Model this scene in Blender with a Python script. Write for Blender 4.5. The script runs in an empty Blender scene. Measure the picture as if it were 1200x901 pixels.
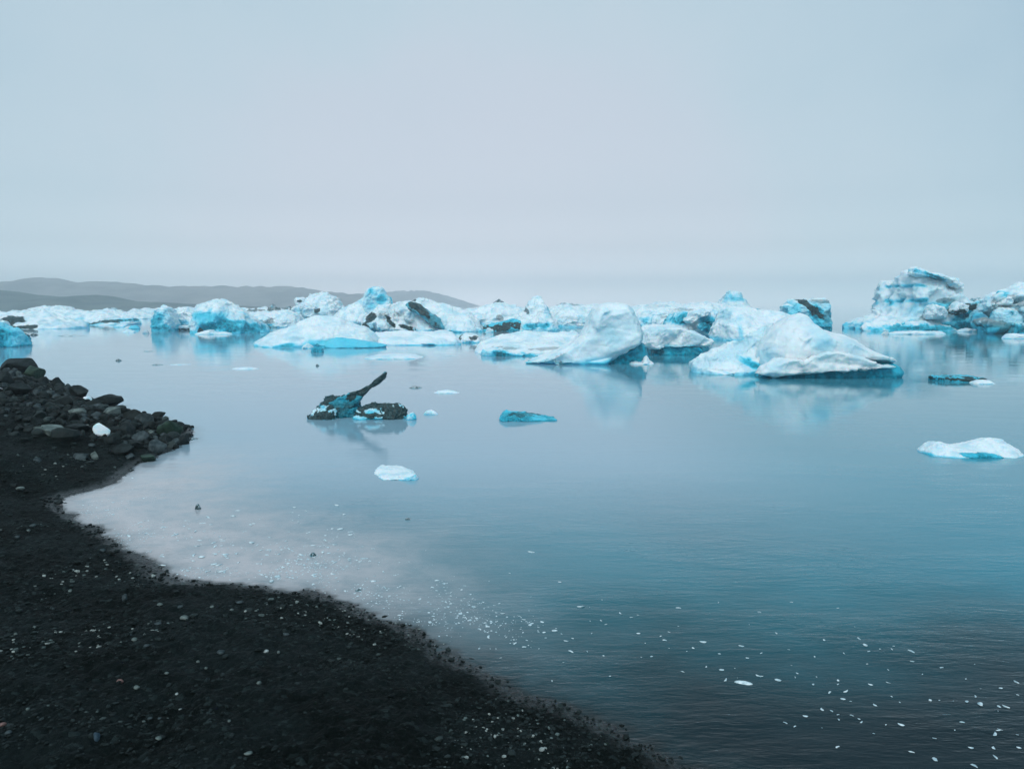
import bpy, math, random
import numpy as np
from mathutils import Vector

random.seed(7)
RS = np.random.RandomState(11)
SC = bpy.context.scene
COL = SC.collection

# ------------------------------------------------------------------ camera
EYE = 3.0
PITCH = math.atan(93.5 / 867.0)
F = 867.0
cam_d = bpy.data.cameras.new("camera")
cam_d.sensor_width = 36.0
cam_d.lens = 36.0 * F / 1200.0
cam_d.clip_start = 0.05
cam_d.clip_end = 20000
cam = bpy.data.objects.new("camera", cam_d)
COL.objects.link(cam)
cam.location = (0, 0, EYE)
cam.rotation_euler = (math.pi / 2 - PITCH, 0, 0)
SC.camera = cam

# ------------------------------------------------------------------ world (fog-bright overcast sky over a Nishita sky)
SUN_EL, SUN_AZ = math.radians(48), math.radians(200)      # azimuth clockwise from +Y
SKY_LIN = 10.0
w = bpy.data.worlds.new("World")
SC.world = w
w.use_nodes = True
nt = w.node_tree
for n in list(nt.nodes):
    nt.nodes.remove(n)
out = nt.nodes.new("ShaderNodeOutputWorld")
bg = nt.nodes.new("ShaderNodeBackground")
bg.inputs["Strength"].default_value = 0.1
sky = nt.nodes.new("ShaderNodeTexSky")
sky.sky_type = 'NISHITA'
sky.sun_disc = False
sky.sun_elevation = SUN_EL
sky.sun_rotation = SUN_AZ
tc = nt.nodes.new("ShaderNodeTexCoord")
sep = nt.nodes.new("ShaderNodeSeparateXYZ")
nt.links.new(tc.outputs["Generated"], sep.inputs[0])
cloud = nt.nodes.new("ShaderNodeTexNoise")
cloud.inputs["Scale"].default_value = 2.2
cloud.inputs["Detail"].default_value = 4.0
cloud.inputs["Roughness"].default_value = 0.6
nt.links.new(tc.outputs["Generated"], cloud.inputs["Vector"])
def s2l(c):
    return tuple(((v / 255 + 0.055) / 1.055) ** 2.4 if v > 10 else v / 255 / 12.92 for v in c)
def wmath(op, a, b_=None, c_=None):
    n = nt.nodes.new("ShaderNodeMath"); n.operation = op
    for i, v in enumerate((a, b_, c_)):
        if v is None: continue
        if isinstance(v, (int, float)): n.inputs[i].default_value = v
        else: nt.links.new(v, n.inputs[i])
    return n.outputs[0]
def wramp(fac, stops, interp='B_SPLINE'):
    r = nt.nodes.new("ShaderNodeValToRGB"); r.color_ramp.interpolation = interp
    e = r.color_ramp.elements
    e[0].position, e[0].color = stops[0][0], (*stops[0][1], 1)
    e[1].position, e[1].color = stops[-1][0], (*stops[-1][1], 1)
    for p_, c_ in stops[1:-1]:
        q = e.new(p_); q.color = (*c_, 1)
    nt.links.new(fac, r.inputs[0]); return r.outputs["Color"]
# the brightest, faintly pink part of the fog lies low over the lagoon; it turns bluer away from there
gd = Vector((-0.03, 1.0, 0.14)).normalized()
flat = nt.nodes.new("ShaderNodeVectorMath"); flat.operation = 'MULTIPLY'
nt.links.new(tc.outputs["Generated"], flat.inputs[0]); flat.inputs[1].default_value = (0.46, 1.0, 1.0)
nrm = nt.nodes.new("ShaderNodeVectorMath"); nrm.operation = 'NORMALIZE'; nt.links.new(flat.outputs[0], nrm.inputs[0])
dotn = nt.nodes.new("ShaderNodeVectorMath"); dotn.operation = 'DOT_PRODUCT'
nt.links.new(nrm.outputs[0], dotn.inputs[0]); dotn.inputs[1].default_value = gd
ang = wmath('ARCCOSINE', dotn.outputs["Value"])
angw = wmath('MULTIPLY_ADD', cloud.outputs["Fac"], 0.10, wmath('SUBTRACT', wmath('DIVIDE', ang, 3.1416), 0.05))
glow = wramp(angw, [(0.0, s2l((197, 205, 217))), (0.045, s2l((194, 204, 216))), (0.075, s2l((186, 205, 216))), (0.11, s2l((176, 199, 212))), (0.14, s2l((157, 185, 203))), (0.20, s2l((140, 176, 197))), (0.34, s2l((138, 179, 200))), (0.6, s2l((178, 206, 220))), (1.0, s2l((186, 211, 223)))])
horizon_boost = wramp(sep.outputs["Z"], [(0.0, (1.36, 1.24, 1.18)), (0.035, (.93, .87, .84)), (0.08, (.69, .665, .65)), (0.14, (.605, .60, .595)), (0.26, (.58, .58, .58)), (1.0, (.58, .58, .58))], 'EASE')  # low sky boosted to make up for dimming inside the haze box
mul = nt.nodes.new("ShaderNodeVectorMath"); mul.operation = 'MULTIPLY'
nt.links.new(glow, mul.inputs[0]); nt.links.new(horizon_boost, mul.inputs[1])
mul2 = nt.nodes.new("ShaderNodeVectorMath"); mul2.operation = 'SCALE'
nt.links.new(mul.outputs[0], mul2.inputs[0]); mul2.inputs["Scale"].default_value = SKY_LIN / 0.58
mul = mul2
mx = nt.nodes.new("ShaderNodeMix"); mx.data_type = 'RGBA'
mx.inputs["Factor"].default_value = 0.94
nt.links.new(sky.outputs["Color"], mx.inputs["A"])
nt.links.new(mul.outputs[0], mx.inputs["B"])
nt.links.new(mx.outputs["Result"], bg.inputs["Color"])
nt.links.new(bg.outputs[0], out.inputs["Surface"])

sl = bpy.data.lights.new("sun", 'SUN')
sl.energy = 1.3
sl.angle = math.radians(30)
sl.color = (1.0, 0.985, 0.965)
so = bpy.data.objects.new("sun", sl)
COL.objects.link(so)
sd = Vector((math.sin(SUN_AZ) * math.cos(SUN_EL), math.cos(SUN_AZ) * math.cos(SUN_EL), math.sin(SUN_EL)))
so.rotation_euler = sd.to_track_quat('Z', 'Y').to_euler()

SC.view_settings.view_transform = 'Standard'
SC.view_settings.look = 'None'
SC.view_settings.exposure = 0.17
SC.view_settings.gamma = 1.0
SC.view_settings.use_curve_mapping = False
SC.render.engine = 'CYCLES'
SC.cycles.max_bounces = 10
SC.cycles.diffuse_bounces = 3
SC.cycles.volume_bounces = 8
SC.cycles.use_denoising = True
SC.cycles.denoising_prefilter = 'ACCURATE'

# ------------------------------------------------------------------ helpers
CA, SA = math.cos(PITCH), math.sin(PITCH)
def ray(px, py):
    xr, yr = (px - 600) / F, -(py - 450.5) / F
    return np.array([xr, CA + yr * SA, -SA + yr * CA])
def on_z(px, py, z=0.0):
    d = ray(px, py); t = (z - EYE) / d[2]
    return d * t + np.array([0, 0, EYE])
def on_y(px, py, Y):
    d = ray(px, py); t = Y / d[1]
    return d * t + np.array([0, 0, EYE])

def _h(ix, iy, iz, s):
    n = (ix * 374761393 + iy * 668265263 + iz * 2147483647 + s * 1274126177) & 0xFFFFFFFF
    n = ((n ^ (n >> 13)) * 1274126177) & 0xFFFFFFFF
    n = ((n ^ (n >> 16)) * 2246822519) & 0xFFFFFFFF
    return ((n ^ (n >> 15)) & 0xFFFFFF) / float(0xFFFFFF)
def vn(P, s=0):
    """value noise -1..1 of an (n,3) array"""
    i = np.floor(P).astype(np.int64); f = P - i; f = f * f * f * (f * (f * 6 - 15) + 10)
    r = 0
    for dx in (0, 1):
        wx = f[:, 0] if dx else 1 - f[:, 0]
        for dy in (0, 1):
            wy = f[:, 1] if dy else 1 - f[:, 1]
            for dz in (0, 1):
                wz = f[:, 2] if dz else 1 - f[:, 2]
                r = r + wx * wy * wz * _h(i[:, 0] + dx, i[:, 1] + dy, i[:, 2] + dz, s)
    return r * 2 - 1
def fbm(P, o=4, s=0, g=0.5):
    r, a, t = 0, 1.0, 0
    for k in range(o):
        r = r + a * vn(P * (2.03 ** k) + 17.3 * k, s + k); t += a; a *= g
    return r / t
def worley(P, s=0):
    """distance to the nearest jittered point and a random value of its cell"""
    i = np.floor(P).astype(np.int64)
    best = np.full(len(P), 9.0); cell = np.zeros(len(P))
    for dx in (-1, 0, 1):
        for dy in (-1, 0, 1):
            for dz in (-1, 0, 1):
                a, b, c = i[:, 0] + dx, i[:, 1] + dy, i[:, 2] + dz
                hh = (_h(a, b, c, s) * 16777215).astype(np.int64)
                h1, h2, h3 = (hh & 255) / 255.0, ((hh >> 8) & 255) / 255.0, ((hh >> 16) & 255) / 255.0
                d = np.sqrt((a + h1 - P[:, 0]) ** 2 + (b + h2 - P[:, 1]) ** 2 + (c + h3 - P[:, 2]) ** 2); m = d < best
                best[m] = d[m]; cell[m] = ((h1 + h2 + h3) % 1.0)[m]
    return best, cell
def sstep(a, b, x):
    t = np.clip((x - a) / (b - a), 0, 1); return t * t * (3 - 2 * t)

def mesh_from(name, V, Fc, mat=None, smooth=True):
    me = bpy.data.meshes.new(name)
    V = np.asarray(V, dtype=np.float64)
    if isinstance(Fc, np.ndarray):
        nf, k = Fc.shape
        me.vertices.add(len(V)); me.vertices.foreach_set("co", V.ravel())
        me.loops.add(nf * k); me.loops.foreach_set("vertex_index", Fc.ravel().astype(np.int32))
        me.polygons.add(nf); me.polygons.foreach_set("loop_start", np.arange(0, nf * k, k, dtype=np.int32))
        me.update(calc_edges=True); me.validate()
    else:
        me.from_pydata(V.tolist(), [], Fc)
    if mat: me.materials.append(mat)
    if smooth: me.polygons.foreach_set("use_smooth", np.ones(len(me.polygons), dtype=bool))
    return me
def set_attr(me, name, arr):
    a = me.attributes.new(name, 'FLOAT', 'POINT'); a.data.foreach_set("value", np.asarray(arr, dtype=np.float32))
def tag(o, label=None, cat=None, group=None, kind=None):
    if label: o["label"] = label
    if cat: o["category"] = cat
    if group: o["group"] = group
    if kind: o["kind"] = kind
    return o
def link(name, me, parent=None, loc=None):
    o = bpy.data.objects.new(name, me); COL.objects.link(o)
    if loc is not None: o.location = loc
    if parent: o.parent = parent
    return o

# ------------------------------------------------------------------ materials
def mat_base(name):
    m = bpy.data.materials.new(name); m.use_nodes = True
    t = m.node_tree; b = t.nodes["Principled BSDF"]
    return m, t, b
def nd(t, kind, **kw):
    n = t.nodes.new(kind)
    for k, v in kw.items():
        if hasattr(n, k): setattr(n, k, v)
        else: n.inputs[k].default_value = v
    return n
def mixc(t, fac, a, b):
    n = t.nodes.new("ShaderNodeMix"); n.data_type = 'RGBA'
    for key, v in (("Factor", fac), ("A", a), ("B", b)):
        if isinstance(v, (int, float)): n.inputs[key].default_value = v
        elif isinstance(v, tuple): n.inputs[key].default_value = (*v, 1)
        else: t.links.new(v, n.inputs[key])
    return n.outputs["Result"]
def rampf(t, src, a, b, lo=0.0, hi=1.0):
    n = t.nodes.new("ShaderNodeMapRange"); n.interpolation_type = 'SMOOTHSTEP'
    n.inputs["From Min"].default_value = a; n.inputs["From Max"].default_value = b
    n.inputs["To Min"].default_value = lo; n.inputs["To Max"].default_value = hi
    t.links.new(src, n.inputs["Value"]); return n.outputs["Result"]
def noise(t, scale, detail=5, rough=0.55, vec=None, dist=0.0):
    n = t.nodes.new("ShaderNodeTexNoise")
    n.inputs["Scale"].default_value = scale; n.inputs["Detail"].default_value = detail
    n.inputs["Roughness"].default_value = rough; n.inputs["Distortion"].default_value = dist
    if vec is not None: t.links.new(vec, n.inputs["Vector"])
    return n.outputs["Fac"]
def pos(t):
    return t.nodes.new("ShaderNodeNewGeometry").outputs["Position"]
def attr(t, name):
    n = t.nodes.new("ShaderNodeAttribute"); n.attribute_name = name; return n.outputs["Fac"]
def bump(t, b, h, strength, dist):
    n = t.nodes.new("ShaderNodeBump"); n.inputs["Strength"].default_value = strength
    n.inputs["Distance"].default_value = dist; t.links.new(h, n.inputs["Height"])
    t.links.new(n.outputs["Normal"], b.inputs["Normal"])

def madd_(t, a, b_, c_):
    n = t.nodes.new("ShaderNodeMath"); n.operation = 'MULTIPLY_ADD'; t.links.new(b_, n.inputs[0]); n.inputs[1].default_value = .4; t.links.new(a, n.inputs[2])
    m2 = t.nodes.new("ShaderNodeMath"); m2.operation = 'MULTIPLY_ADD'; t.links.new(c_, m2.inputs[0]); m2.inputs[1].default_value = .8; t.links.new(n.outputs[0], m2.inputs[2])
    return m2.outputs[0]
def ice_material(name, scale):
    m, t, b = mat_base(name)
    P = pos(t)
    n1 = noise(t, 0.9 * scale, 4, 0.5, P)
    n2 = noise(t, 5.0 * scale, 6, 0.6, P)
    white = mixc(t, rampf(t, n1, 0.42, 0.66), (0.80, 0.875, 0.905), (0.56, 0.765, 0.84))
    white = mixc(t, rampf(t, n2, 0.60, 0.74, 0, 0.28), white, (0.45, 0.62, 0.68))
    blue = mixc(t, rampf(t, n2, 0.35, 0.7), (0.002, 0.16, 0.23), (0.006, 0.42, 0.57))
    mid = mixc(t, 0.90, white, (0.015, 0.62, 0.82))
    mp = t.nodes.new("ShaderNodeMapping"); mp.inputs["Scale"].default_value = (0.35 * scale, 0.35 * scale, 5.0 * scale); mp.inputs["Rotation"].default_value = (0, math.radians(24), 0)
    t.links.new(P, mp.inputs["Vector"])
    st = noise(t, 1.0, 4, 0.6, mp.outputs[0], 0.3)
    white = mixc(t, rampf(t, st, 0.60, 0.72, 0, 0.28), white, (0.36, 0.47, 0.51))
    ab = attr(t, "blue")
    c = mixc(t, rampf(t, ab, 0.02, 0.62), white, mid)
    c = mixc(t, rampf(t, ab, 0.40, 1.0), c, blue)
    ad = attr(t, "dirt")
    c = mixc(t, rampf(t, ad, 0.15, 0.8), c, mixc(t, rampf(t, n2, 0.4, 0.65), (0.012, 0.035, 0.04), (0.05, 0.10, 0.105)))
    t.links.new(c, b.inputs["Base Color"])
    b.inputs["Roughness"].default_value = 0.42
    b.subsurface_method = 'RANDOM_WALK'
    b.inputs["Subsurface Weight"].default_value = 0.45
    b.inputs["Subsurface Radius"].default_value = (0.25, 0.75, 1.0)
    b.inputs["Subsurface Scale"].default_value = 0.45 / scale
    b.inputs["IOR"].default_value = 1.31
    bump(t, b, madd_(t, n2, noise(t, 16.0 * scale, 5, 0.7, P), st), 0.32, 0.10 / scale)
    return m
ICE = ice_material("glacier_ice", 1.0)
ICE_NEAR = ice_material("floe_ice", 5.0)

def rock_material(name, a, bcol, sc=6.0, rough=0.7):
    m, t, b = mat_base(name)
    tcn = t.nodes.new("ShaderNodeTexCoord").outputs["Object"]
    n1 = noise(t, sc, 6, 0.65, tcn); n2 = noise(t, sc * 5, 5, 0.7, tcn)
    c = mixc(t, rampf(t, n1, 0.38, 0.66), a, bcol)
    c = mixc(t, rampf(t, n2, 0.62, 0.75, 0, 0.5), c, tuple(min(1, v * 2.2 + 0.02) for v in bcol))
    t.links.new(c, b.inputs["Base Color"])
    b.inputs["Roughness"].default_value = rough; b.inputs["Specular IOR Level"].default_value = .2
    bump(t, b, n2, 0.6, 0.02)
    return m
R_DARK = rock_material("dark_basalt", (0.004, 0.0085, 0.0085), (0.018, 0.027, 0.028))
R_GREY = rock_material("grey_stone", (0.018, 0.030, 0.034), (0.065, 0.088, 0.094))
R_PALE = rock_material("pale_stone", (0.06, 0.085, 0.08), (0.17, 0.21, 0.20))
R_GREEN = rock_material("mossy_stone", (0.012, 0.026, 0.020), (0.035, 0.07, 0.05))
R_RED = rock_material("reddish_stone", (0.16, 0.09, 0.08), (0.28, 0.18, 0.165), 20)
R_WHITE = rock_material("whitish_pebble", (0.22, 0.27, 0.27), (0.42, 0.47, 0.46), 20)
R_BLUE = rock_material("bluish_stone", (0.03, 0.06, 0.085), (0.06, 0.10, 0.13), 20)
R_WOOD = rock_material("weathered_wood", (0.02, 0.018, 0.016), (0.05, 0.045, 0.04), 20)

# ------------------------------------------------------------------ shoreline and beach height
SHORE_PX = [(905, 945), (860, 912), (815, 890), (770, 868), (715, 845), (655, 822), (600, 798), (560, 780), (520, 760), (480, 738), (440, 716), (405, 703), (370, 695),
            (330, 689), (290, 684), (250, 682), (215, 679), (190, 672), (165, 660), (148, 649), (130, 636), (112, 622), (95, 607), (82, 597), (66, 588),
            (82, 580), (108, 574), (132, 566), (150, 552), (168, 541), (190, 533), (208, 524), (224, 517)]
front = [tuple(on_z(x, y)[:2]) for x, y in SHORE_PX]
right = [(40, -45), (24, -24), (12, -7), (6, -0.6), (3.6, 2.0)]
back = [(-7.9, 18.0), (-9.6, 19.6), (-11.6, 21.4), (-14.0, 24.0), (-16.8, 27.5), (-20.5, 31.5), (-27, 36), (-40, 42), (-70, 55), (-110, 60)]
LAND = np.array(right + front + back + [(-110, -45)])
def shore_d(x, y):
    """signed distance to the water's edge, positive inland"""
    x = np.asarray(x, float); y = np.asarray(y, float)
    best = np.full(x.shape, 1e9); ins = np.zeros(x.shape, bool)
    n = len(LAND)
    for k in range(n):
        x0, y0 = LAND[k]; x1, y1 = LAND[(k + 1) % n]
        dx, dy = x1 - x0, y1 - y0
        t = np.clip(((x - x0) * dx + (y - y0) * dy) / (dx * dx + dy * dy + 1e-12), 0, 1)
        d = np.hypot(x - x0 - t * dx, y - y0 - t * dy)
        if k < n - 2: best = np.minimum(best, d)
        c = ((y0 > y) != (y1 > y)) & (x < dx * (y - y0) / (dy if abs(dy) > 1e-12 else 1e-12) + x0)
        ins ^= c
    return np.where(ins, best, -best)
def ground_z(x, y, fine=True):
    d = shore_d(x, y)
    P = np.stack([x, y, np.zeros_like(x)], -1)
    d = d + 0.16 * fbm(P * 1.3, 3, 5) + 0.05 * vn(P * 6, 9) + 0.035 * vn(P * 17, 10)
    z = np.where(d > 0, 1.45 * (1 - np.exp(-np.maximum(d, 0) / 6.5)), d * 0.22)
    spit = sstep(9, 14, y) * sstep(1.0, 3.5, d)
    z = z + spit * 0.10
    z = z + sstep(0.1, 1.5, d) * (0.07 * fbm(P * 0.8, 3, 21) + 0.035 * fbm(P * 4.1, 3, 3))
    if fine:
        z = z + sstep(0.0, 0.5, d) * 0.018 * fbm(P * 19, 2, 31) + 0.006 * vn(P * 40, 41)
    return z
def on_ground(px, py):
    d = ray(px, py)
    t = np.linspace(2.0, 45, 2200)
    X, Y, Z = d[0] * t, d[1] * t, EYE + d[2] * t
    g = np.maximum(ground_z(X, Y, False), 0)
    k = np.argmax(Z < g)
    return np.array([X[k], Y[k], g[k]])

# beach sheet: rings round the walker's spot, closer where the beach is near
def beach_mesh():
    az = np.concatenate([np.linspace(-180, -52, 40)[:-1], np.linspace(-52, 40, 620)[:-1], np.linspace(40, 180, 45)[:-1]])
    az = np.radians(az)
    r = np.concatenate([[0.02, 0.6, 1.2, 1.8], np.exp(np.linspace(math.log(2.4), math.log(42), 460)), [46, 52, 60, 75, 100, 130]])
    A, R = np.meshgrid(az, r)
    X, Y = np.sin(A) * R, np.cos(A) * R
    nr, na = X.shape
    z = ground_z(X.ravel(), Y.ravel())
    V = np.stack([X.ravel(), Y.ravel(), z], 1)
    i, j = np.meshgrid(np.arange(nr - 1), np.arange(na), indexing='ij')
    a = (i * na + j).ravel(); b = (i * na + (j + 1) % na).ravel()
    c = ((i + 1) * na + (j + 1) % na).ravel(); d = ((i + 1) * na + j).ravel()
    Fq = np.stack([a, d, c, b], 1)
    keep = (z[Fq].max(1) > -0.12) & (np.abs(V[Fq][:, :, 0]).max(1) < 109) & (V[Fq][:, :, 1].min(1) > -44)
    Fq = Fq[keep]
    used = np.unique(Fq); m = np.zeros(len(V), int); m[used] = np.arange(len(used))
    return V[used], m[Fq]
m, t, b = mat_base("black_sand")
P = pos(t)
g1 = noise(t, 1.1, 5, 0.6, P); g2 = noise(t, 28, 6, 0.7, P)
vor = t.nodes.new("ShaderNodeTexVoronoi"); vor.inputs["Scale"].default_value = 26; t.links.new(P, vor.inputs["Vector"])
sepc = t.nodes.new("ShaderNodeSeparateColor"); t.links.new(vor.outputs["Color"], sepc.inputs[0])
c = mixc(t, rampf(t, g1, 0.40, 0.60), (0.0014, 0.0036, 0.0030), (0.0060, 0.0105, 0.0105))
c = mixc(t, rampf(t, g2, 0.52, 0.75, 0, 0.7), c, (0.016, 0.025, 0.026))
c = mixc(t, rampf(t, sepc.outputs[0], 0.88, 0.99, 0, 0.4), c, (0.035, 0.052, 0.052))
t.links.new(c, b.inputs["Base Color"])
szn = t.nodes.new("ShaderNodeSeparateXYZ"); t.links.new(P, szn.inputs[0])
t.links.new(rampf(t, szn.outputs["Z"], 0.012, 0.06, 0.28, 0.75), b.inputs["Roughness"])      # the strip the water laps stays wet
t.links.new(rampf(t, szn.outputs["Z"], 0.012, 0.06, 0.45, 0.08), b.inputs["Specular IOR Level"])
bn = t.nodes.new("ShaderNodeMath"); bn.operation = 'SUBTRACT'
t.links.new(g2, bn.inputs[0]); t.links.new(vor.outputs["Distance"], bn.inputs[1])
bump(t, b, bn.outputs[0], 0.9, 0.03)
SAND = m
V, Fq = beach_mesh()
beach = link("beach", mesh_from("beach", V, Fq, SAND)); beach["kind"] = "structure"

# ------------------------------------------------------------------ water
m, t, b = mat_base("lagoon_water")
P = pos(t)
def mapped(scale, loc=(0, 0, 0), rot=0.0):
    n = t.nodes.new("ShaderNodeMapping"); n.inputs["Scale"].default_value = scale
    n.inputs["Location"].default_value = loc; n.inputs["Rotation"].default_value = (0, 0, rot)
    t.links.new(P, n.inputs["Vector"]); return n.outputs[0]
def MILK_SKY():
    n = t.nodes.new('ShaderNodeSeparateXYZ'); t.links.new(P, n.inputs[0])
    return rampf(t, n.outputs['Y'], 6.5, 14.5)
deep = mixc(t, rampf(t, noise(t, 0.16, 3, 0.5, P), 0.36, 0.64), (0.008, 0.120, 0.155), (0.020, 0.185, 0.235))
deep = mixc(t, MILK_SKY(), deep, (0.25, 0.41, 0.50))  # paler outward: glacial milk, with reflected sky painted into the colour
sx_ = t.nodes.new('ShaderNodeSeparateXYZ'); t.links.new(P, sx_.inputs[0])
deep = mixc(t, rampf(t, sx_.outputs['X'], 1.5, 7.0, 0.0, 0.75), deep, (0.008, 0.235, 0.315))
# pale pink sheen of the bay, painted into the water colour
def blob(cx, cy, rx, ry, rot):
    vs = t.nodes.new("ShaderNodeVectorMath"); vs.operation = 'SUBTRACT'; t.links.new(P, vs.inputs[0]); vs.inputs[1].default_value = (cx, cy, 0)
    r = t.nodes.new("ShaderNodeVectorRotate"); r.inputs["Angle"].default_value = rot; t.links.new(vs.outputs[0], r.inputs["Vector"])
    s = t.nodes.new("ShaderNodeVectorMath"); s.operation = 'MULTIPLY'; t.links.new(r.outputs[0], s.inputs[0]); s.inputs[1].default_value = (1 / rx, 1 / ry, 0)
    l = t.nodes.new("ShaderNodeVectorMath"); l.operation = 'LENGTH'; t.links.new(s.outputs[0], l.inputs[0])
    w_ = t.nodes.new("ShaderNodeMath"); w_.operation = 'MULTIPLY_ADD'
    t.links.new(noise(t, 0.55, 4, 0.55, P), w_.inputs[0]); w_.inputs[1].default_value = 0.9; t.links.new(l.outputs["Value"], w_.inputs[2])
    return w_.outputs[0]
off = attr(t, "offshore")
spx = t.nodes.new('ShaderNodeSeparateXYZ'); t.links.new(P, spx.inputs[0])
def mulf(a_, b_):
    n = t.nodes.new("ShaderNodeMath"); n.operation = 'MULTIPLY'; t.links.new(a_, n.inputs[0]); t.links.new(b_, n.inputs[1]); return n.outputs[0]
def addn(a_, k, src):
    n = t.nodes.new("ShaderNodeMath"); n.operation = 'MULTIPLY_ADD'; t.links.new(src, n.inputs[0]); n.inputs[1].default_value = k; t.links.new(a_, n.inputs[2]); return n.outputs[0]
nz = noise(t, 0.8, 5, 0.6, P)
bay_sheen = mulf(mulf(rampf(t, addn(off, 2.2, nz), 4.6, 1.5, 0.0, 1.0), rampf(t, addn(spx.outputs["X"], 1.2, nz), 1.9, -2.6, 0.0, 1.0)), rampf(t, spx.outputs["Y"], 11.5, 17.0, 1.0, 0.0))
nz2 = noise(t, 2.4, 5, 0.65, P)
c = mixc(t, mulf(bay_sheen, rampf(t, nz2, 0.30, 0.62, 0.62, 1.0)), deep, (0.50, 0.465, 0.475))  # sheen along the bay's shore mixed into the base colour
shal_vignette = rampf(t, blob(3.4, 3.7, 6.6, 2.5, math.radians(-4)), 0.9, 2.4, 1.0, 0.0)  # shallows over black sand, plus lens vignette painted into the water
c = mixc(t, shal_vignette, c, (0.0005, 0.0095, 0.0125))
edge = mulf(rampf(t, addn(off, 0.25, nz), 0.10, 0.55, 1.0, 0.0), rampf(t, spx.outputs["X"], -1.5, 1.0, 0.25, 1.0))
c = mixc(t, edge, c, (0.003, 0.018, 0.022))
edge2 = rampf(t, addn(off, 0.10, nz), 0.04, 0.16, 0.9, 0.0)
c = mixc(t, edge2, c, (0.006, 0.010, 0.010))
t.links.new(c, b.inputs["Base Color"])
b.inputs["Roughness"].default_value = 0.02
b.inputs["IOR"].default_value = 1.333
# ripples, long across the view, dying out with calm patches
r1 = noise(t, 1.0, 3, 0.5, mapped((1.1, 3.6, 1), rot=math.radians(8)), 0.4)
r2 = noise(t, 1.0, 3, 0.55, mapped((4.0, 13.0, 1), rot=math.radians(-10)), 0.3)
r3 = noise(t, 1.0, 2, 0.5, mapped((14.0, 42.0, 1), rot=math.radians(5)))
calm = rampf(t, noise(t, 0.3, 2, 0.5, mapped((1, 2.2, 1))), 0.36, 0.62, 0.35, 1.0)
sepp = t.nodes.new("ShaderNodeSeparateXYZ"); t.links.new(P, sepp.inputs[0])
def madd(a, k, c_):
    n = t.nodes.new("ShaderNodeMath"); n.operation = 'MULTIPLY_ADD'
    t.links.new(a, n.inputs[0]); n.inputs[1].default_value = k
    if isinstance(c_, (int, float)): n.inputs[2].default_value = c_
    else: t.links.new(c_, n.inputs[2])
    return n.outputs[0]
h = madd(r1, 0.014, madd(r2, 0.0090, madd(r3, 0.0030, 0.0)))
mm = t.nodes.new("ShaderNodeMath"); mm.operation = 'MULTIPLY'; t.links.new(h, mm.inputs[0]); t.links.new(calm, mm.inputs[1])
wind = rampf(t, sepp.outputs["Y"], 5, 18, 1.3, 0.17)
mm2 = t.nodes.new("ShaderNodeMath"); mm2.operation = 'MULTIPLY'; t.links.new(mm.outputs[0], mm2.inputs[0]); t.links.new(wind, mm2.inputs[1])
bump(t, b, mm2.outputs[0], 1.0, 1.0)
WATER = m
def water_mesh():
    az = np.radians(np.concatenate([np.linspace(-180, -50, 30)[:-1], np.linspace(-50, 42, 380)[:-1], np.linspace(42, 180, 30)[:-1]]))
    r = np.concatenate([[0.02, 0.8, 1.6], np.exp(np.linspace(math.log(2.2), math.log(36), 300)), np.exp(np.linspace(math.log(38), math.log(1590), 30))])
    A, Rr = np.meshgrid(az, r); X, Y = (np.sin(A) * Rr).ravel(), (np.cos(A) * Rr).ravel()
    nr, na = A.shape
    i, j = np.meshgrid(np.arange(nr - 1), np.arange(na), indexing='ij')
    a = (i * na + j).ravel(); b = (i * na + (j + 1) % na).ravel(); c = ((i + 1) * na + (j + 1) % na).ravel(); d = ((i + 1) * na + j).ravel()
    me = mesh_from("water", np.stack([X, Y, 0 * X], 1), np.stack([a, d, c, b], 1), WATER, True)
    P0 = np.stack([X, Y, 0 * X], 1)
    off = -shore_d(X, Y) - 0.16 * fbm(P0 * 1.3, 3, 5) - 0.05 * vn(P0 * 6, 9) - 0.035 * vn(P0 * 17, 10)
    set_attr(me, "offshore", np.clip(off, -1, 50)); return me
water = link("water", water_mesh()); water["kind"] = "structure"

# ------------------------------------------------------------------ far hills
def hill_mat(name, a, bb, sc):
    m, t, b = mat_base(name); P = pos(t)
    c = mixc(t, rampf(t, noise(t, sc, 6, 0.6, P), 0.38, 0.62), a, bb)
    t.links.new(c, b.inputs["Base Color"]); b.inputs["Roughness"].default_value = 0.95
    return m
def hill(name, ridge, D, depth, mat, seed, base_y=361):
    xs = np.array([on_y(x, y, D)[0] for x, y in ridge]); zs = np.array([on_y(x, y, D)[2] for x, y in ridge])
    nx, ny = 260, 46
    X = np.linspace(xs[0], xs[-1], nx); H = np.interp(X, xs, zs)
    k = np.array([1, 2, 3, 2, 1.]); k /= k.sum(); H = np.convolve(np.pad(H, 2, 'edge'), k, 'valid')
    T = np.linspace(-1, 1, ny)
    XX, TT = np.meshgrid(X, T)
    HH = np.tile(H, (ny, 1))
    prof = np.clip(1 - np.abs(TT) ** 1.5, 0, 1)
    P3 = np.stack([XX.ravel() / (depth * 0.5), TT.ravel() * 1.6, np.zeros(XX.size)], 1)
    n = fbm(P3, 5, seed).reshape(XX.shape)
    rd = (1 - np.abs(fbm(P3 * np.array([4.5, 1.2, 1]), 4, seed + 9))).reshape(XX.shape)
    Z = HH * prof * (1 + 0.10 * n * (1 - prof)) * (0.80 + 0.20 * rd) - 1.5
    V = np.stack([XX.ravel(), D + TT.ravel() * depth, Z.ravel()], 1)
    i, j = np.meshgrid(np.arange(ny - 1), np.arange(nx - 1), indexing='ij')
    a = (i * nx + j).ravel()
    o = link(name, mesh_from(name, V, np.stack([a, a + 1, a + nx + 1, a + nx], 1), mat)); o["kind"] = "structure"
    return o
HM1 = hill_mat("moraine_green_brown", (0.03, 0.065, 0.068), (0.09, 0.12, 0.11), 0.03)
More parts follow.
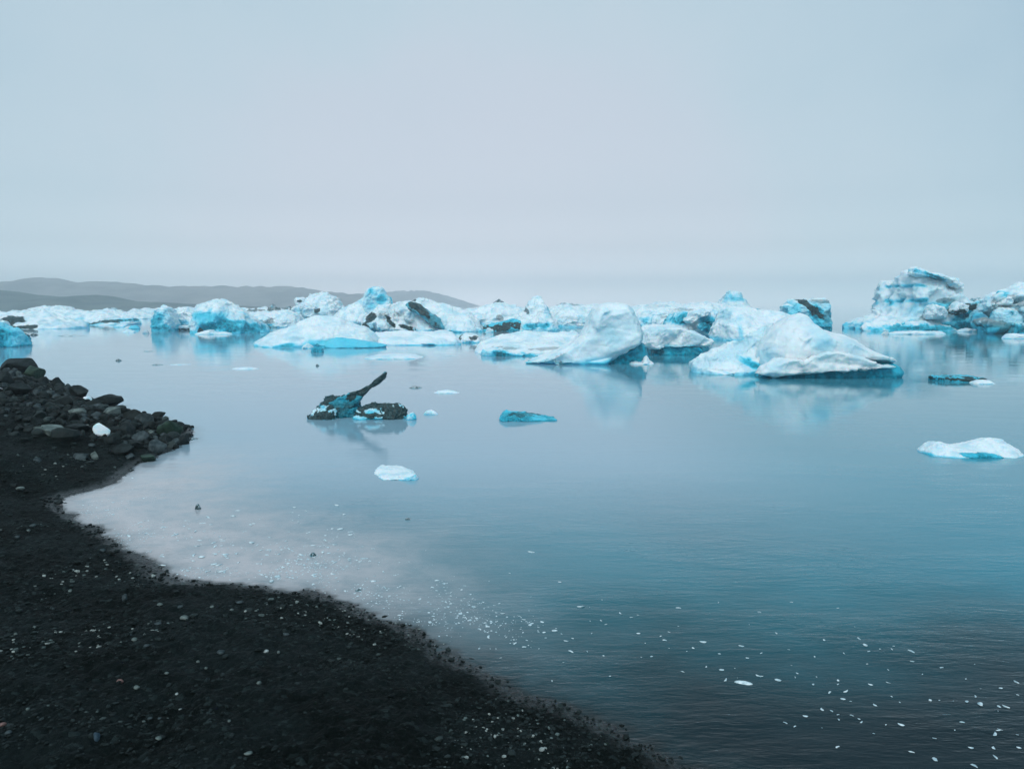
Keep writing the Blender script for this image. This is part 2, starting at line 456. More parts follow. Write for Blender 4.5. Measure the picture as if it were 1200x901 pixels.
HM2 = hill_mat("moraine_brown", (0.13, 0.12, 0.115), (0.25, 0.225, 0.21), 0.02)
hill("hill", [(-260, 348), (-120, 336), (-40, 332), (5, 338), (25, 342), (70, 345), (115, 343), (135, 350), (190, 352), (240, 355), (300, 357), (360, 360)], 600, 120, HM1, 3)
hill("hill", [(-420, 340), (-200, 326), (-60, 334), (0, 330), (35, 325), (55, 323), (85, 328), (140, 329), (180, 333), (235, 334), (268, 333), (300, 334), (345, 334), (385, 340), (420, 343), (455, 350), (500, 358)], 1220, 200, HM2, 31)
HM3 = hill_mat("haze_paled_moraine", (0.22, 0.22, 0.23), (0.38, 0.38, 0.39), 0.02)  # lighter so the last hill looks fainter; haze painted into its colour
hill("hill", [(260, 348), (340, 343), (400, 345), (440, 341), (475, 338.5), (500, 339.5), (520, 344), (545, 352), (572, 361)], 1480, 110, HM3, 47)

# ------------------------------------------------------------------ ice builder
def resample(pts, n):
    p = np.asarray(pts, float); s = np.r_[0, np.cumsum(np.hypot(*np.diff(p, axis=0).T))]
    u = np.linspace(0, s[-1], n); return np.stack([np.interp(u, s, p[:, 0]), np.interp(u, s, p[:, 1])], 1)
PROFILES = {
    'slope': ([0, .12, .3, .5, .7, .88, 1], [.10, .34, .70, 1, .93, .6, .15], [.55, .80, .94, 1, .96, .8, .5]),
    'gentle': ([0, .1, .3, .6, .8, 1], [.12, .36, .62, 1, .8, .2], [.75, .92, 1, 1, .9, .6]),
    'dome': ([0, .1, .3, .5, .7, .9, 1], [.30, .68, .93, 1, .93, .66, .25], [.55, .82, .97, 1, .97, .8, .5]),
    'cliff': ([0, .05, .2, .5, .8, 1], [.72, .90, .98, 1, .9, .5], [.86, .95, 1, 1, .95, .7]),
    'flat': ([0, .06, .2, .5, .8, 1], [.5, .8, .95, 1, .95, .6], [.5, .75, .95, 1, .9, .5]),
}
def loft(piece, D, V, Fc, seed):
    """one block of ice: its cross-section seen from the beach, carried back through its own depth"""
    fr, dp = piece.get('front', 0.0), piece['depth']
    prof = PROFILES[piece.get('prof', 'slope')]
    cf = piece.get('crest', prof[0][int(np.argmax(prof[1]))])
    Y0 = D + fr; Yc = Y0 + cf * dp
    pts = [tuple(on_y(x, y, Yc)[[0, 2]]) for x, y in piece['o']]
    if not piece.get('closed'):
        zb = piece.get('zb', -0.5)
        pts = [(pts[0][0], zb)] + pts + [(pts[-1][0], zb)]
    pts.append(pts[0])
    N = piece.get('N', 56)
    O = resample(pts, N + 1)[:-1]
    zb = O[:, 1].min(); z0 = max(zb, 0.0) if not piece.get('closed') else zb
    uc = 0.5 * (O[:, 0].min() + O[:, 0].max()); wd = O[:, 0].max() - O[:, 0].min()
    uc += piece.get('pivot', 0.0) * wd
    T = np.linspace(0, 1, 13); base = len(V)
    ramp_y = piece.get('skew', 0.0)
    for t_ in T:
        sh = np.interp(t_, prof[0], prof[1]); sw = np.interp(t_, prof[0], prof[2])
        q = np.stack([O[:, 0] / max(wd, .1) * 4, np.full(N, t_ * 3.1), O[:, 1] * 0], 1)
        wob = 1 + piece.get('wob', 0.16) * vn(q, seed) * (1 - 0.7 * sh)
        z = np.where(O[:, 1] > z0, z0 + (O[:, 1] - z0) * sh * wob, O[:, 1])
        sw *= 1 + 0.10 * float(vn(np.array([[t_ * 4.0, seed * .37, 0.5]]), seed + 3)[0]); ucs = uc + 0.05 * wd * float(vn(np.array([[t_ * 3.0, seed * .71, 9.5]]), seed + 4)[0]) * (1 - sh)
        if piece.get('closed'):
            zc = 0.5 * (O[:, 1].max() + O[:, 1].min()); z = zc + (O[:, 1] - zc) * (0.35 + 0.65 * sh)
        x = ucs + (O[:, 0] - uc) * sw + ramp_y * (t_ - cf) * dp
        x = x * (Y0 + t_ * dp) / Yc * piece.get('fan', 0) + x * (1 - piece.get('fan', 0))
        y = Y0 + t_ * dp + 0.12 * dp * vn(q * 1.7, seed + 5) * 0.5
        V.extend(np.stack([x, y, z], 1).tolist())
    L = len(T)
    for i in range(L - 1):
        for j in range(N):
            k = (j + 1) % N
            Fc.append((base + i * N + j, base + i * N + k, base + (i + 1) * N + k, base + (i + 1) * N + j))
    Fc.append(tuple(base + j for j in range(N))[::-1])
    Fc.append(tuple(base + (L - 1) * N + j for j in range(N)))
    return Yc

def ice_mesh(name, pieces, D, seed, mat, vox=None, amp=1.0, blue=(), dirt=(), tint=0.0, dirt0=0.0, facet=1.0):
    V, Fc = [], []
    Yc = D
    for k, p in enumerate(pieces):
        Yc = loft(p, D, V, Fc, seed * 13 + k)
    A = np.array(V); ext = A.max(0) - A.min(0); wdt, hgt = ext[0], A[:, 2].max()
    size = (wdt * max(hgt - max(A[:, 2].min(), 0), 0.05)) ** 0.5
    vox = vox or max(wdt / 130, size / 85, 0.006)
    me = mesh_from("raw", A, Fc, None, False)
    o = link("raw", me)
    md = o.modifiers.new("r", 'REMESH'); md.mode = 'VOXEL'; md.voxel_size = vox; md.use_smooth_shade = True
    sm = o.modifiers.new("s", 'SMOOTH'); sm.factor = 0.5; sm.iterations = 1
    dg = bpy.context.evaluated_depsgraph_get()
    r = bpy.data.meshes.new_from_object(o.evaluated_get(dg)); r.name = name
    bpy.data.objects.remove(o); bpy.data.meshes.remove(me)
    n = len(r.vertices)
    co = np.empty(n * 3); r.vertices.foreach_get("co", co); co = co.reshape(-1, 3)
    no = np.empty(n * 3); r.vertices.foreach_get("normal", no); no = no.reshape(-1, 3)
    q = co / size
    w1, c1 = worley(q * 2.3 + fbm(q * 2, 2, seed)[:, None] * 0.5 + seed, seed)
    w2, c2 = worley(q * 5.5 + seed * 3, seed + 50)
    rid = 0.5 - np.abs(fbm(q * 2.6 + seed, 4, seed + 11, 0.55))
    rid2 = 0.5 - np.abs(fbm(q * np.array([5.0, 5.0, 9.0]) + seed, 3, seed + 13))
    w3, c3 = worley(q * np.array([3.4, 3.4, 5.0]) + seed * 5, seed + 90)
    disp = facet * (0.060 * (w1 - 0.5) + 0.030 * (w2 - 0.5) + 0.055 * (c1 - 0.5) + 0.045 * (c3 - 0.5) + 0.10 * (rid - .3) + 0.035 * (rid2 - .3)) + 0.05 * fbm(q * 2.1, 4, seed + 7) + 0.020 * fbm(q * 11, 3, seed + 3)
    disp -= disp.mean()
    disp *= size * amp
    co = co + no * disp[:, None] * np.array([1, 1, 0.8])
    r.vertices.foreach_set("co", co.ravel())
    # veins of clear blue ice and bands of ash run right through the block
    def mask(spots, sd, edge=0.55, warp=1.0):
        mm = np.zeros(n)
        wx = fbm(co / size * 3.1, 4, sd) ; wz = fbm(co / size * 3.1 + 40, 4, sd + 2); wy = fbm(co / size * 9.0 + 20, 3, sd + 6)
        for s in spots:
            px, py, rx, ry = s[:4]; st = s[4] if len(s) > 4 else 1.0; an = math.radians(s[5]) if len(s) > 5 else 0
            c = on_y(px, py, Yc); k = Yc / F
            u = (co[:, 0] - c[0]) / k; v = (co[:, 2] - c[2]) / k
            u, v = u * math.cos(an) + v * math.sin(an), -u * math.sin(an) + v * math.cos(an)
            dd = np.sqrt((u / rx) ** 2 + (v / ry) ** 2) + warp * (0.85 * wx + 0.6 * wz + 0.7 * wy)
            mm = np.maximum(mm, st * sstep(1.35, 1.35 - edge * 1.3, dd))
        return mm
    bl = mask(blue, seed + 20, 0.95, 0.5)
    band = sstep(0.16, 0.0, (co[:, 2] + 0.05 * size * fbm(q * 3, 3, seed)) / max(hgt, 0.05)) * 0.40
    bl = np.maximum(bl, band)
    bl = np.maximum(bl, 0.42 * sstep(0.72, 0.95, w1) * sstep(-.1, .4, fbm(q * 1.3, 2, seed + 66)))
    bl = np.clip(bl + 0.24 * sstep(0.05, 0.5, fbm(q * 1.7, 3, seed + 60)) + tint, 0, 1)
    bl = np.clip(bl - 0.25 * sstep(0.55, 0.95, no[:, 2]) * (1 if tint < 0.4 else 0), 0, 1)
    dr = np.clip(mask(dirt, seed + 30, 0.35) + dirt0 * (0.8 + 0.5 * fbm(q * 5, 3, seed)), 0, 1)
    set_attr(r, "blue", bl); set_attr(r, "dirt", dr)
    r.materials.clear(); r.materials.append(mat)
    r.polygons.foreach_set("use_smooth", np.ones(len(r.polygons), dtype=bool))
    return r, Yc

SEED = [100]
def berg(base_y, parts, label, cat="iceberg", name="iceberg", group=None, mat=None, D=None):
    D = D or float(on_z(600, base_y)[1])
    mat = mat or ICE
    SEED[0] += 1
    made = []
    for pn, pieces, kw in parts:
        me, Yc = ice_mesh(pn, pieces, D, SEED[0] + 31 * len(made), mat, **kw)
        made.append((pn, me))
    n = len(made[0][1].vertices); c = np.empty(n * 3); made[0][1].vertices.foreach_get("co", c); c = c.reshape(-1, 3)
    org = Vector((float(c[:, 0].mean()), float(c[:, 1].mean()), 0))
    for pn, me in made:
        k = len(me.vertices); a = np.empty(k * 3); me.vertices.foreach_get("co", a)
        me.vertices.foreach_set("co", (a.reshape(-1, 3) - np.array(org)).ravel())
        me.update()
    if len(made) == 1:
        o = link(name, made[0][1], loc=org)
    else:
        o = link(name, None, loc=org)
        for pn, me in made: link(pn, me, parent=o)
    tag(o, label, cat, group)
    return o
FAR_G = "icebergs crowded across the lagoon"

RUBB = random.Random(3)
def rub(x0, x1, y0, y1, n, s0, s1, dep, fr=0.0):
    """broken blocks frozen into the face of a berg"""
    out = []
    for _ in range(n):
        cx, cy = RUBB.uniform(x0, x1), RUBB.uniform(y0, y1); r_ = RUBB.uniform(s0, s1)
        k = RUBB.randint(5, 7); a0 = RUBB.uniform(0, 6.28)
        pts = [(cx + r_ * RUBB.uniform(.7, 1.25) * math.cos(a0 - i * 6.283 / k), cy - r_ * RUBB.uniform(.45, .9) * math.sin(a0 - i * 6.283 / k)) for i in range(k)]
        d = RUBB.uniform(.6, 1.3) * dep
        out.append(dict(o=pts, closed=True, depth=d, front=fr - .35 * d + (y1 - cy) / max(y1 - y0, 1) * dep * RUBB.uniform(.3, 1.2), prof='cliff'))
    return out
# --- left edge
berg(408, [("ice_body", [dict(o=[(-60, 392), (-35, 381), (-5, 379), (10, 383), (21, 388), (26, 397), (30, 406)], depth=4.5, prof='dome')],
     dict(tint=0.45, blue=[(0, 400, 22, 14, 1.0)], dirt=[(-2, 393, 14, 5, .75)]))],
     "dark teal rounded iceberg cut by the left edge of the picture, behind the rocky spit", group=FAR_G)
berg(386, [("ice_body", [dict(o=[(-70, 376), (-30, 364), (5, 363), (20, 361), (30, 363), (48, 362), (60, 368), (78, 374), (98, 380)], depth=9, prof='gentle')],
     dict(blue=[(28, 377, 30, 5, .6)], dirt=[(38, 377, 9, 5, 1.0, 15), (30, 383, 22, 3.5, 1.0, 0), (58, 382, 12, 2, .9)])),
     ("ice_block", [dict(o=[(-8, 383), (0, 374), (7, 376), (10, 383)], depth=2, front=-1.5, prof='dome')], {})],
     "low white iceberg with dark teal hollows, at the far left beneath the hills", group=FAR_G)
berg(381, [("ice_body", [dict(o=[(50, 374), (66, 366), (85, 363), (100, 366), (118, 364), (135, 368), (150, 370), (162, 376)], depth=8, prof='gentle'),
     dict(o=[(60, 378), (75, 373), (95, 375), (112, 379)], depth=6, front=-2, prof='gentle')],
     dict(blue=[(92, 374, 8, 3, .6), (136, 376, 24, 3.2, 1.0, 5)], dirt=[(130, 376.5, 20, 1.8, .7, 6)]))],
     "low white iceberg with a teal streak along its right half, left of the pillar-like one", group=FAR_G)
berg(372, [("ice_body", [dict(o=[(28, 368), (42, 361), (60, 358), (76, 359), (90, 364), (104, 368)], depth=10, prof='dome')],
     dict(dirt=[(60, 366, 8, 2.2, .6)]))],
     "white mound of ice with a grey smudge, behind the far-left bergs", group=FAR_G)
berg(374, [("ice_body", [dict(o=[(96, 371), (112, 364), (130, 362), (150, 366), (170, 366), (185, 371)], depth=9, prof='dome')], {})],
     "faint low white iceberg in the gap left of the pillar-like one", group=FAR_G)
# --- pillar and blue dome
berg(388, [("ice_body", [dict(o=[(181, 384), (182, 371), (187, 362), (194, 359), (201, 361), (206, 368), (207, 384)], depth=3.2, prof='cliff')],
     dict(tint=0.2, blue=[(192, 374, 10, 9, .55), (196, 383, 10, 5, .8)]))],
     "pale blue pillar-like iceberg with a rounded top, left of the blue dome", group=FAR_G)
berg(387, [("ice_body", [dict(o=[(203, 380), (206, 363), (214, 360), (225, 361), (236, 366), (240, 380)], depth=4, front=1, prof='cliff')],
     dict(blue=[(218, 378, 16, 4, .5)])),
     ("dirt_band", [dict(o=[(200, 385), (205, 383.6), (235, 384.2), (240, 386), (238, 387.5), (202, 387.5)], closed=True, depth=1.2, front=-.8, prof='flat')],
     dict(dirt0=.75, amp=.5)),
     ("snow_ledge", [dict(o=[(201, 383.8), (210, 381.5), (235, 381), (245, 383.5), (245, 384.6), (202, 384.8)], closed=True, depth=1.6, front=-.9, prof='flat')], dict(amp=.5))],
     "low white iceberg with a grey underside, between the pillar and the blue dome", group=FAR_G)
berg(391, [("ice_body", [dict(o=[(229, 386), (231, 366), (236, 357), (246, 353), (259, 352), (270, 355), (281, 361), (292, 368), (303, 378), (308, 387)], depth=7, prof='dome')],
     dict(tint=0.12, blue=[(250, 368, 16, 9, .5), (272, 381, 25, 8, 1.0), (285, 385, 22, 7, 1.0), (262, 384, 18, 6, .9), (262, 372, 22, 12, .45)], dirt=[(249, 387, 3.5, 3, .9)], amp=.8))],
     "domed iceberg glowing vivid turquoise at its right foot, beneath the hills", group=FAR_G)
berg(392, [("ice_body", [dict(o=[(228, 391), (238, 388.5), (247, 386), (252, 389.5), (262, 389), (272, 391)], depth=1.6, prof='flat')], dict(amp=.6))],
     "thin white floe lying against the foot of the turquoise dome", "ice floe", "ice_floe")
berg(384, [("ice_body", [dict(o=[(296, 380), (304, 370), (318, 364), (335, 363), (350, 370), (356, 380)], depth=7, prof='dome')],
     dict(tint=.1, blue=[(310, 380, 18, 4, .6)], dirt=[(320, 376, 9, 2.2, .5), (322, 383, 12, 1.8, .5)]))],
     "low pale iceberg with faint grey streaks, just right of the turquoise dome", group=FAR_G)
berg(373, [("ice_body", [dict(o=[(280, 369), (296, 362), (310, 361), (325, 360), (345, 363), (360, 369)], depth=9, prof='gentle')],
     dict(dirt=[(298, 364, 9, 1.8, .6)])),
     ("boulder", [dict(o=[(313, 362), (316, 358), (319, 355.5), (323, 359), (330, 362)], depth=2, front=4, prof='dome', zb=.8)], dict(dirt0=.8)),
     ("boulder", [dict(o=[(333, 364), (335, 359.5), (340, 359), (343, 364)], depth=2, front=3, prof='dome', zb=.6)], dict(dirt0=.8))],
     "long low iceberg carrying two small dark boulders, right of the turquoise dome", group=FAR_G)
# --- lumpy white group
berg(374, [("ice_body", [dict(o=[(340, 370), (346, 362), (353, 355), (362, 349), (372, 344), (384, 342), (391, 346), (396, 350), (399, 358), (404, 370)], depth=9, prof='dome')] + rub(348, 398, 350, 370, 7, 5, 9, 3.5, .3),
     dict(tint=.05, blue=[(355, 364, 12, 5, .35)], dirt=[(374, 364, 2.5, 2.5, .9), (393, 351, 4, 2.2, .4), (349, 353, 2, 1.6, .8)], amp=1.2))],
     "lumpy white mound of ice with one dark speck, left of the tall pale-blue block", group=FAR_G)
berg(380, [("ice_body", [dict(o=[(392, 372), (400, 361), (410, 357), (420, 352), (426, 345), (430, 343), (436, 350), (446, 372)], depth=6, prof='slope')], {}),
     ("ice_block", [dict(o=[(428, 372), (429, 345), (431, 339), (440, 337), (448, 338), (453, 343), (459, 351), (466, 372)], depth=5, front=1, prof='cliff')],
     dict(tint=.25, blue=[(450, 350, 6, 6, .45)]))],
     "pointed white iceberg with a tall pale-blue block beside its peak", group=FAR_G)
berg(389, [("ice_body", [dict(o=[(424, 386), (427, 372), (436, 362), (452, 357), (468, 354), (480, 353), (494, 365), (506, 376), (516, 386)], depth=8, prof='slope')] + rub(432, 500, 362, 386, 9, 5, 10, 3.0, .3),
     dict(dirt=[(434, 373, 4.5, 4.5, .95), (432, 382, 8, 2.6, 1.0, -12), (461, 379, 9, 2.0, .9, -45), (481, 384, 10, 2.0, .9, -12), (450, 364, 14, 3, .32, 30), (470, 369, 12, 3, .3, -30)], amp=1.1))],
     "dirty white iceberg speckled with grey ash, left of the dark diagonal band", group=FAR_G)
berg(390, [("ice_body", [dict(o=[(482, 376), (486, 352), (494, 349), (503, 351), (520, 355), (540, 360), (552, 366), (562, 378), (566, 386)], depth=9, front=1, prof='slope')],
     dict(dirt=[(482, 351, 4, 2, .7)], facet=.6)),
     ("dirt_band", [dict(o=[(477, 357), (480, 354), (487, 355), (497, 362), (506, 368), (512, 370), (517, 374), (523, 384), (522, 388), (516, 387), (507, 381), (494, 370), (482, 363)], closed=True, depth=2.5, front=.8, prof='flat')],
     dict(tint=.5, dirt0=.62, dirt=[(492, 362, 16, 3, .9, -40)], amp=.6))],
     "tilted white slab with a thick dark green band running diagonally down its left side", group=FAR_G)
# --- front pale blue shelf
berg(408, [("ice_body", [dict(o=[(300, 402), (306, 396), (318, 389), (332, 385), (345, 380), (356, 374), (370, 370), (388, 371), (404, 376), (420, 380), (432, 386), (441, 398)], depth=6, front=.5, prof='slope')],
     dict(tint=.13, blue=[(350, 402, 12, 3.5, .8), (398, 400, 34, 6, .55)], facet=.55)),
     ("blue_ice", [dict(o=[(380, 407), (383, 398), (395, 395), (415, 397), (440, 401), (452, 404), (450, 408)], depth=2.2, front=-.1, prof='slope')],
     dict(tint=.52, amp=.5, facet=.4)),
     ("ice_block", [dict(o=[(354, 408), (356, 404), (361, 402), (366, 405), (367, 409)], depth=.8, front=-.6, prof='dome')], {})],
     "broad smooth pale-blue iceberg with a bright cyan foot, largest in the left half", group=FAR_G)
berg(413, [("ice_body", [dict(o=[(366, 412), (367, 407.5), (373, 406.5), (378, 408), (379, 412)], depth=.8, prof='cliff')], dict(tint=.8, dirt0=.25, amp=.6))],
     "small dark teal block of ice in front of the smooth pale-blue iceberg", "ice block", "ice_block")
berg(411, [("ice_body", [dict(o=[(405, 413.6), (412, 412), (425, 412), (430, 413.6)], depth=.7, prof='flat')], dict(dirt0=.7))],
     "thin dark sliver of ice floating below the cyan foot of the pale-blue iceberg", "ice fragment", "ice_fragment")
berg(405, [("ice_body", [dict(o=[(420, 402), (428, 392), (442, 388), (460, 386), (478, 387), (500, 388), (520, 387), (534, 389), (538, 396), (540, 402)], depth=5, front=.2, prof='gentle')],
     dict(tint=.05, blue=[(508, 403, 16, 3.5, .8), (432, 403, 12, 3, .55)], dirt=[(425, 397, 2, 2, .6), (432, 403, 3, 2, .7)], facet=.6))],
     "low white ice shelf with blue at its foot, below the dark diagonal band", group=FAR_G)
berg(421, [("ice_body", [dict(o=[(425, 419), (440, 416.2), (462, 415), (485, 416), (497, 419)], depth=2.6, prof='flat')], dict(amp=.35))],
     "thin flat white floe in open water, in front of the low white shelf", "ice floe", "ice_floe")
berg(402, [("ice_body", [dict(o=[(536, 399), (540, 393), (546, 390), (556, 391), (562, 395), (566, 400)], depth=3, prof='dome')],
     dict(dirt=[(539, 393, 2.5, 4, .9), (556, 395, 4, 2, .7)], blue=[(552, 401, 14, 3, .6)]))],
     "small white ice block with dark nicks, just left of the wide white shelf", group=FAR_G)
# --- centre
berg(380, [("ice_body", [dict(o=[(530, 372), (545, 364), (560, 360), (575, 358), (590, 357), (606, 360), (620, 366), (632, 374)], depth=10, prof='dome')],
     dict(dirt=[(555, 356, 10, 2, .45), (586, 372, 3, 3, .5)])),
     ("boulder", [dict(o=[(577, 359), (579, 354), (585, 351), (590, 353.5), (593, 359)], depth=3, front=4, prof='dome', zb=1.4)], dict(dirt0=.85, tint=.2))],
     "white iceberg with a dark dome-shaped boulder on its crest, in the centre distance", group=FAR_G)
berg(388, [("ice_body", [dict(o=[(600, 384), (606, 374), (613, 366), (620, 352), (627, 347.5), (635, 349), (641, 357), (648, 370), (654, 384)], depth=6, prof='slope')],
     dict(blue=[(622, 382, 13, 5, .95), (637, 381, 12, 5, .9), (640, 366, 8, 9, .3)], dirt=[(616, 363, 2, 5, .6, 40)]))],
     "white peaked iceberg with deep teal foot, left of the big white hump", group=FAR_G)
berg(388, [("ice_body", [dict(o=[(560, 386), (574, 380), (590, 377), (604, 373), (610, 377), (614, 386)], depth=3, front=-.3, prof='slope')],
     dict(tint=.55, dirt=[(588, 383, 24, 4, .95, 6)], amp=.9))],
     "dark green wedge of ice tapering to the left, beside the teal-footed peak", group=FAR_G)
berg(384, [("ice_body", [dict(o=[(640, 378), (650, 366), (662, 361), (680, 362), (700, 366), (716, 378)], depth=8, prof='dome')],
     dict(dirt=[(655, 357, 8, 2.2, .4), (670, 372, 20, 2, .3)]))],
     "pale white ice mound between the teal-footed peak and the big white hump", group=FAR_G)
berg(370, [("ice_body", [dict(o=[(640, 364), (650, 357), (660, 356), (675, 358), (690, 357), (710, 359), (730, 364)], depth=14, prof='dome')],
     dict(dirt=[(654, 356, 7, 1.6, .5), (676, 357, 7, 1.4, .45)]))],
     "far low iceberg with two grey tops, left of and behind the big white hump", group=FAR_G)
berg(418, [("ice_body", [dict(o=[(558, 407), (563, 400), (575, 396), (592, 391), (615, 388), (640, 388), (665, 391), (690, 396), (700, 408)], depth=8, front=.9, prof='gentle')],
     dict(dirt=[(590, 404, 14, 1.3, .45, 0), (640, 404, 16, 1.2, .45, 3)], facet=.6)),
     ("blue_ice", [dict(o=[(566, 410), (575, 408), (600, 412), (625, 414), (650, 417)], depth=2, front=.2, prof='flat')],
     dict(tint=.35, blue=[(587, 414, 10, 5, 1.0), (617, 417, 8, 5, 1.0)], dirt=[(587, 414, 7, 3, .5)]))],
     "wide flat white ice shelf stretching left from the big white hump", group=FAR_G)
berg(427, [("ice_body", [dict(o=[(618, 425), (632, 420), (650, 413), (668, 404), (684, 393), (690, 382), (693, 370), (699, 361), (708, 357), (720, 355.5), (733, 356.5), (740, 361), (744, 374), (749, 386), (752, 396), (749, 402), (735, 409), (722, 417), (712, 424), (706, 429), (690, 430), (640, 430)], closed=True, depth=3.4, front=-.3, prof='cliff', crest=.35, pivot=.26, wob=.06)],
     dict(tint=.16, facet=.4, amp=.8)),
     ("blue_ice", [dict(o=[(640, 427), (690, 422), (712, 418), (732, 409), (748, 401), (754, 404), (757, 414), (757, 427)], depth=2.4, front=.25, prof='cliff')],
     dict(tint=.82, amp=.5, facet=.5)),
     ("ice_toe", [dict(o=[(735, 428), (738, 424.5), (745, 423), (752, 424.5), (755, 418), (758, 416), (762, 422), (768, 427)], depth=.9, front=-.1, prof='slope')], dict(amp=.7))],
     "biggest white hump of ice with a smooth flat top and a blue undercut right corner", group=FAR_G)
berg(417, [("ice_body", [dict(o=[(749, 402), (751, 388), (758, 383), (770, 381), (790, 383), (806, 386), (820, 393), (834, 400), (828, 404), (815, 406.5), (780, 407.5), (755, 408)], closed=True, depth=5, front=.3, prof='cliff', crest=.3)],
     dict(facet=.6, blue=[(790, 404, 30, 3, .3)])),
     ("blue_ice", [dict(o=[(757, 416), (758, 404), (790, 402), (815, 403), (820, 408), (821, 416)], depth=3.2, front=.6, prof='cliff')],
     dict(tint=.78, dirt=[(765, 410, 8, 4, .5)], amp=.5))],
     "flat-topped white slab over a dark teal undercut, right of the biggest white hump", group=FAR_G)
berg(395, [("ice_body", [dict(o=[(778, 388), (783, 372), (792, 365), (806, 360), (820, 358), (832, 361), (839, 370), (843, 382), (846, 392)], depth=6, prof='cliff')] + rub(782, 842, 364, 388, 6, 4, 8, 2.0, 0),
     dict(blue=[(797, 374, 12, 8, 1.0, 20), (830, 382, 15, 12, 1.0), (822, 374, 8, 6, .7)], dirt=[(800, 363, 14, 1.6, .4)])),
     ("snow_ledge", [dict(o=[(800, 376), (808, 366), (820, 362), (832, 365), (830, 369), (818, 372), (806, 380)], closed=True, depth=2, front=-.9, prof='flat')], {})],
     "vivid cyan iceberg capped with white, behind the flat-topped slab", group=FAR_G)
berg(384, [("ice_body", [dict(o=[(738, 376), (742, 366), (752, 361), (765, 363), (778, 361), (790, 364), (800, 376)], depth=6, prof='dome')],
     dict(blue=[(752, 374, 8, 6, .5)], dirt=[(776, 371, 6, 1.6, .4)]))],
     "pale iceberg with a teal tinge seen right beside the top of the biggest hump", group=FAR_G)
berg(370, [("ice_body", [dict(o=[(730, 363), (750, 357), (775, 355), (800, 357), (825, 354), (850, 357), (880, 362)], depth=16, prof='dome')],
     dict(dirt=[(770, 359, 14, 1.6, .3)]))],
     "very pale long iceberg on the skyline behind the vivid cyan one", group=FAR_G)
berg(364, [("ice_body", [dict(o=[(840, 360), (846, 352), (850, 343), (857, 340), (866, 342), (873, 351), (878, 360)], depth=16, prof='slope')],
     dict(tint=.12, blue=[(860, 350, 10, 5, .3)]))],
     "faint hazy far-off peak of ice standing on the skyline", group=FAR_G, D=260)
berg(400, [("ice_body", [dict(o=[(836, 392), (840, 372), (850, 362), (866, 360), (885, 361), (905, 362), (922, 366), (935, 380), (945, 394)], depth=7, prof='slope')],
     dict(tint=.06, facet=.7))],
     "broad pale white iceberg directly behind the left slope of the large peaked one", group=FAR_G)
berg(386, [("ice_body", [dict(o=[(914, 382), (918, 362), (924, 352), (932, 350), (946, 351), (958, 350.5), (966, 352), (967, 368), (968, 382)], depth=5, prof='cliff')] + rub(920, 966, 353, 375, 5, 4, 8, 2.0, 0),
     dict(tint=.25, blue=[(948, 366, 14, 8, .9, -40)], dirt=[(942, 359, 20, 3.5, .9, -42), (962, 372, 6, 8, .45), (955, 353, 12, 1.8, .5)]))],
     "dark-streaked teal block of ice rising behind the large peaked iceberg", group=FAR_G)
# --- large peaked berg right of centre
berg(443, [("ice_body", [dict(o=[(884, 436), (886, 416), (892, 399), (903, 385), (916, 377), (928, 369.5), (936, 364), (943, 368), (950, 379), (958, 385), (972, 389), (988, 392), (1000, 398), (1012, 404), (1028, 414), (1044, 424), (1056, 429), (1052, 431), (1030, 431.5), (1000, 433), (950, 437), (905, 438), (886, 440)], closed=True, depth=4.2, front=-.2, prof='slope', crest=.5, pivot=-.19, wob=.08)],
     dict(facet=.7, amp=.5, tint=.02, blue=[(940, 400, 16, 12, .25)], dirt=[(928, 418, 14, 1.6, .22, 20)])),
     ("snow_ledge", [dict(o=[(889, 438), (900, 429), (916, 421), (928, 420), (938, 424), (948, 417), (962, 411), (978, 411), (1000, 416), (1024, 425), (1046, 429), (1042, 432), (1010, 433), (960, 437), (905, 439.5)], closed=True, depth=1.6, front=-.55, prof='cliff', crest=.3)],
     dict(facet=.8, amp=.8)),
     ("ice_lobe", [dict(o=[(811, 424), (822, 416), (836, 408), (852, 402), (872, 396), (890, 386), (908, 376), (918, 396), (908, 425)], depth=3.2, front=1.3, prof='slope')],
     dict(facet=.9, blue=[(873, 425, 15, 6, 1.0, -20)])),
     ("blue_ice", [dict(o=[(886, 439), (890, 434), (905, 433.5), (940, 433), (1000, 428), (1030, 424), (1042, 426), (1048, 432), (1047, 441)], depth=2.0, front=.0, prof='cliff')],
     dict(tint=.82, amp=.4))],
     "large peaked white iceberg with a deep teal undercut, nearest of the big bergs", group=FAR_G)
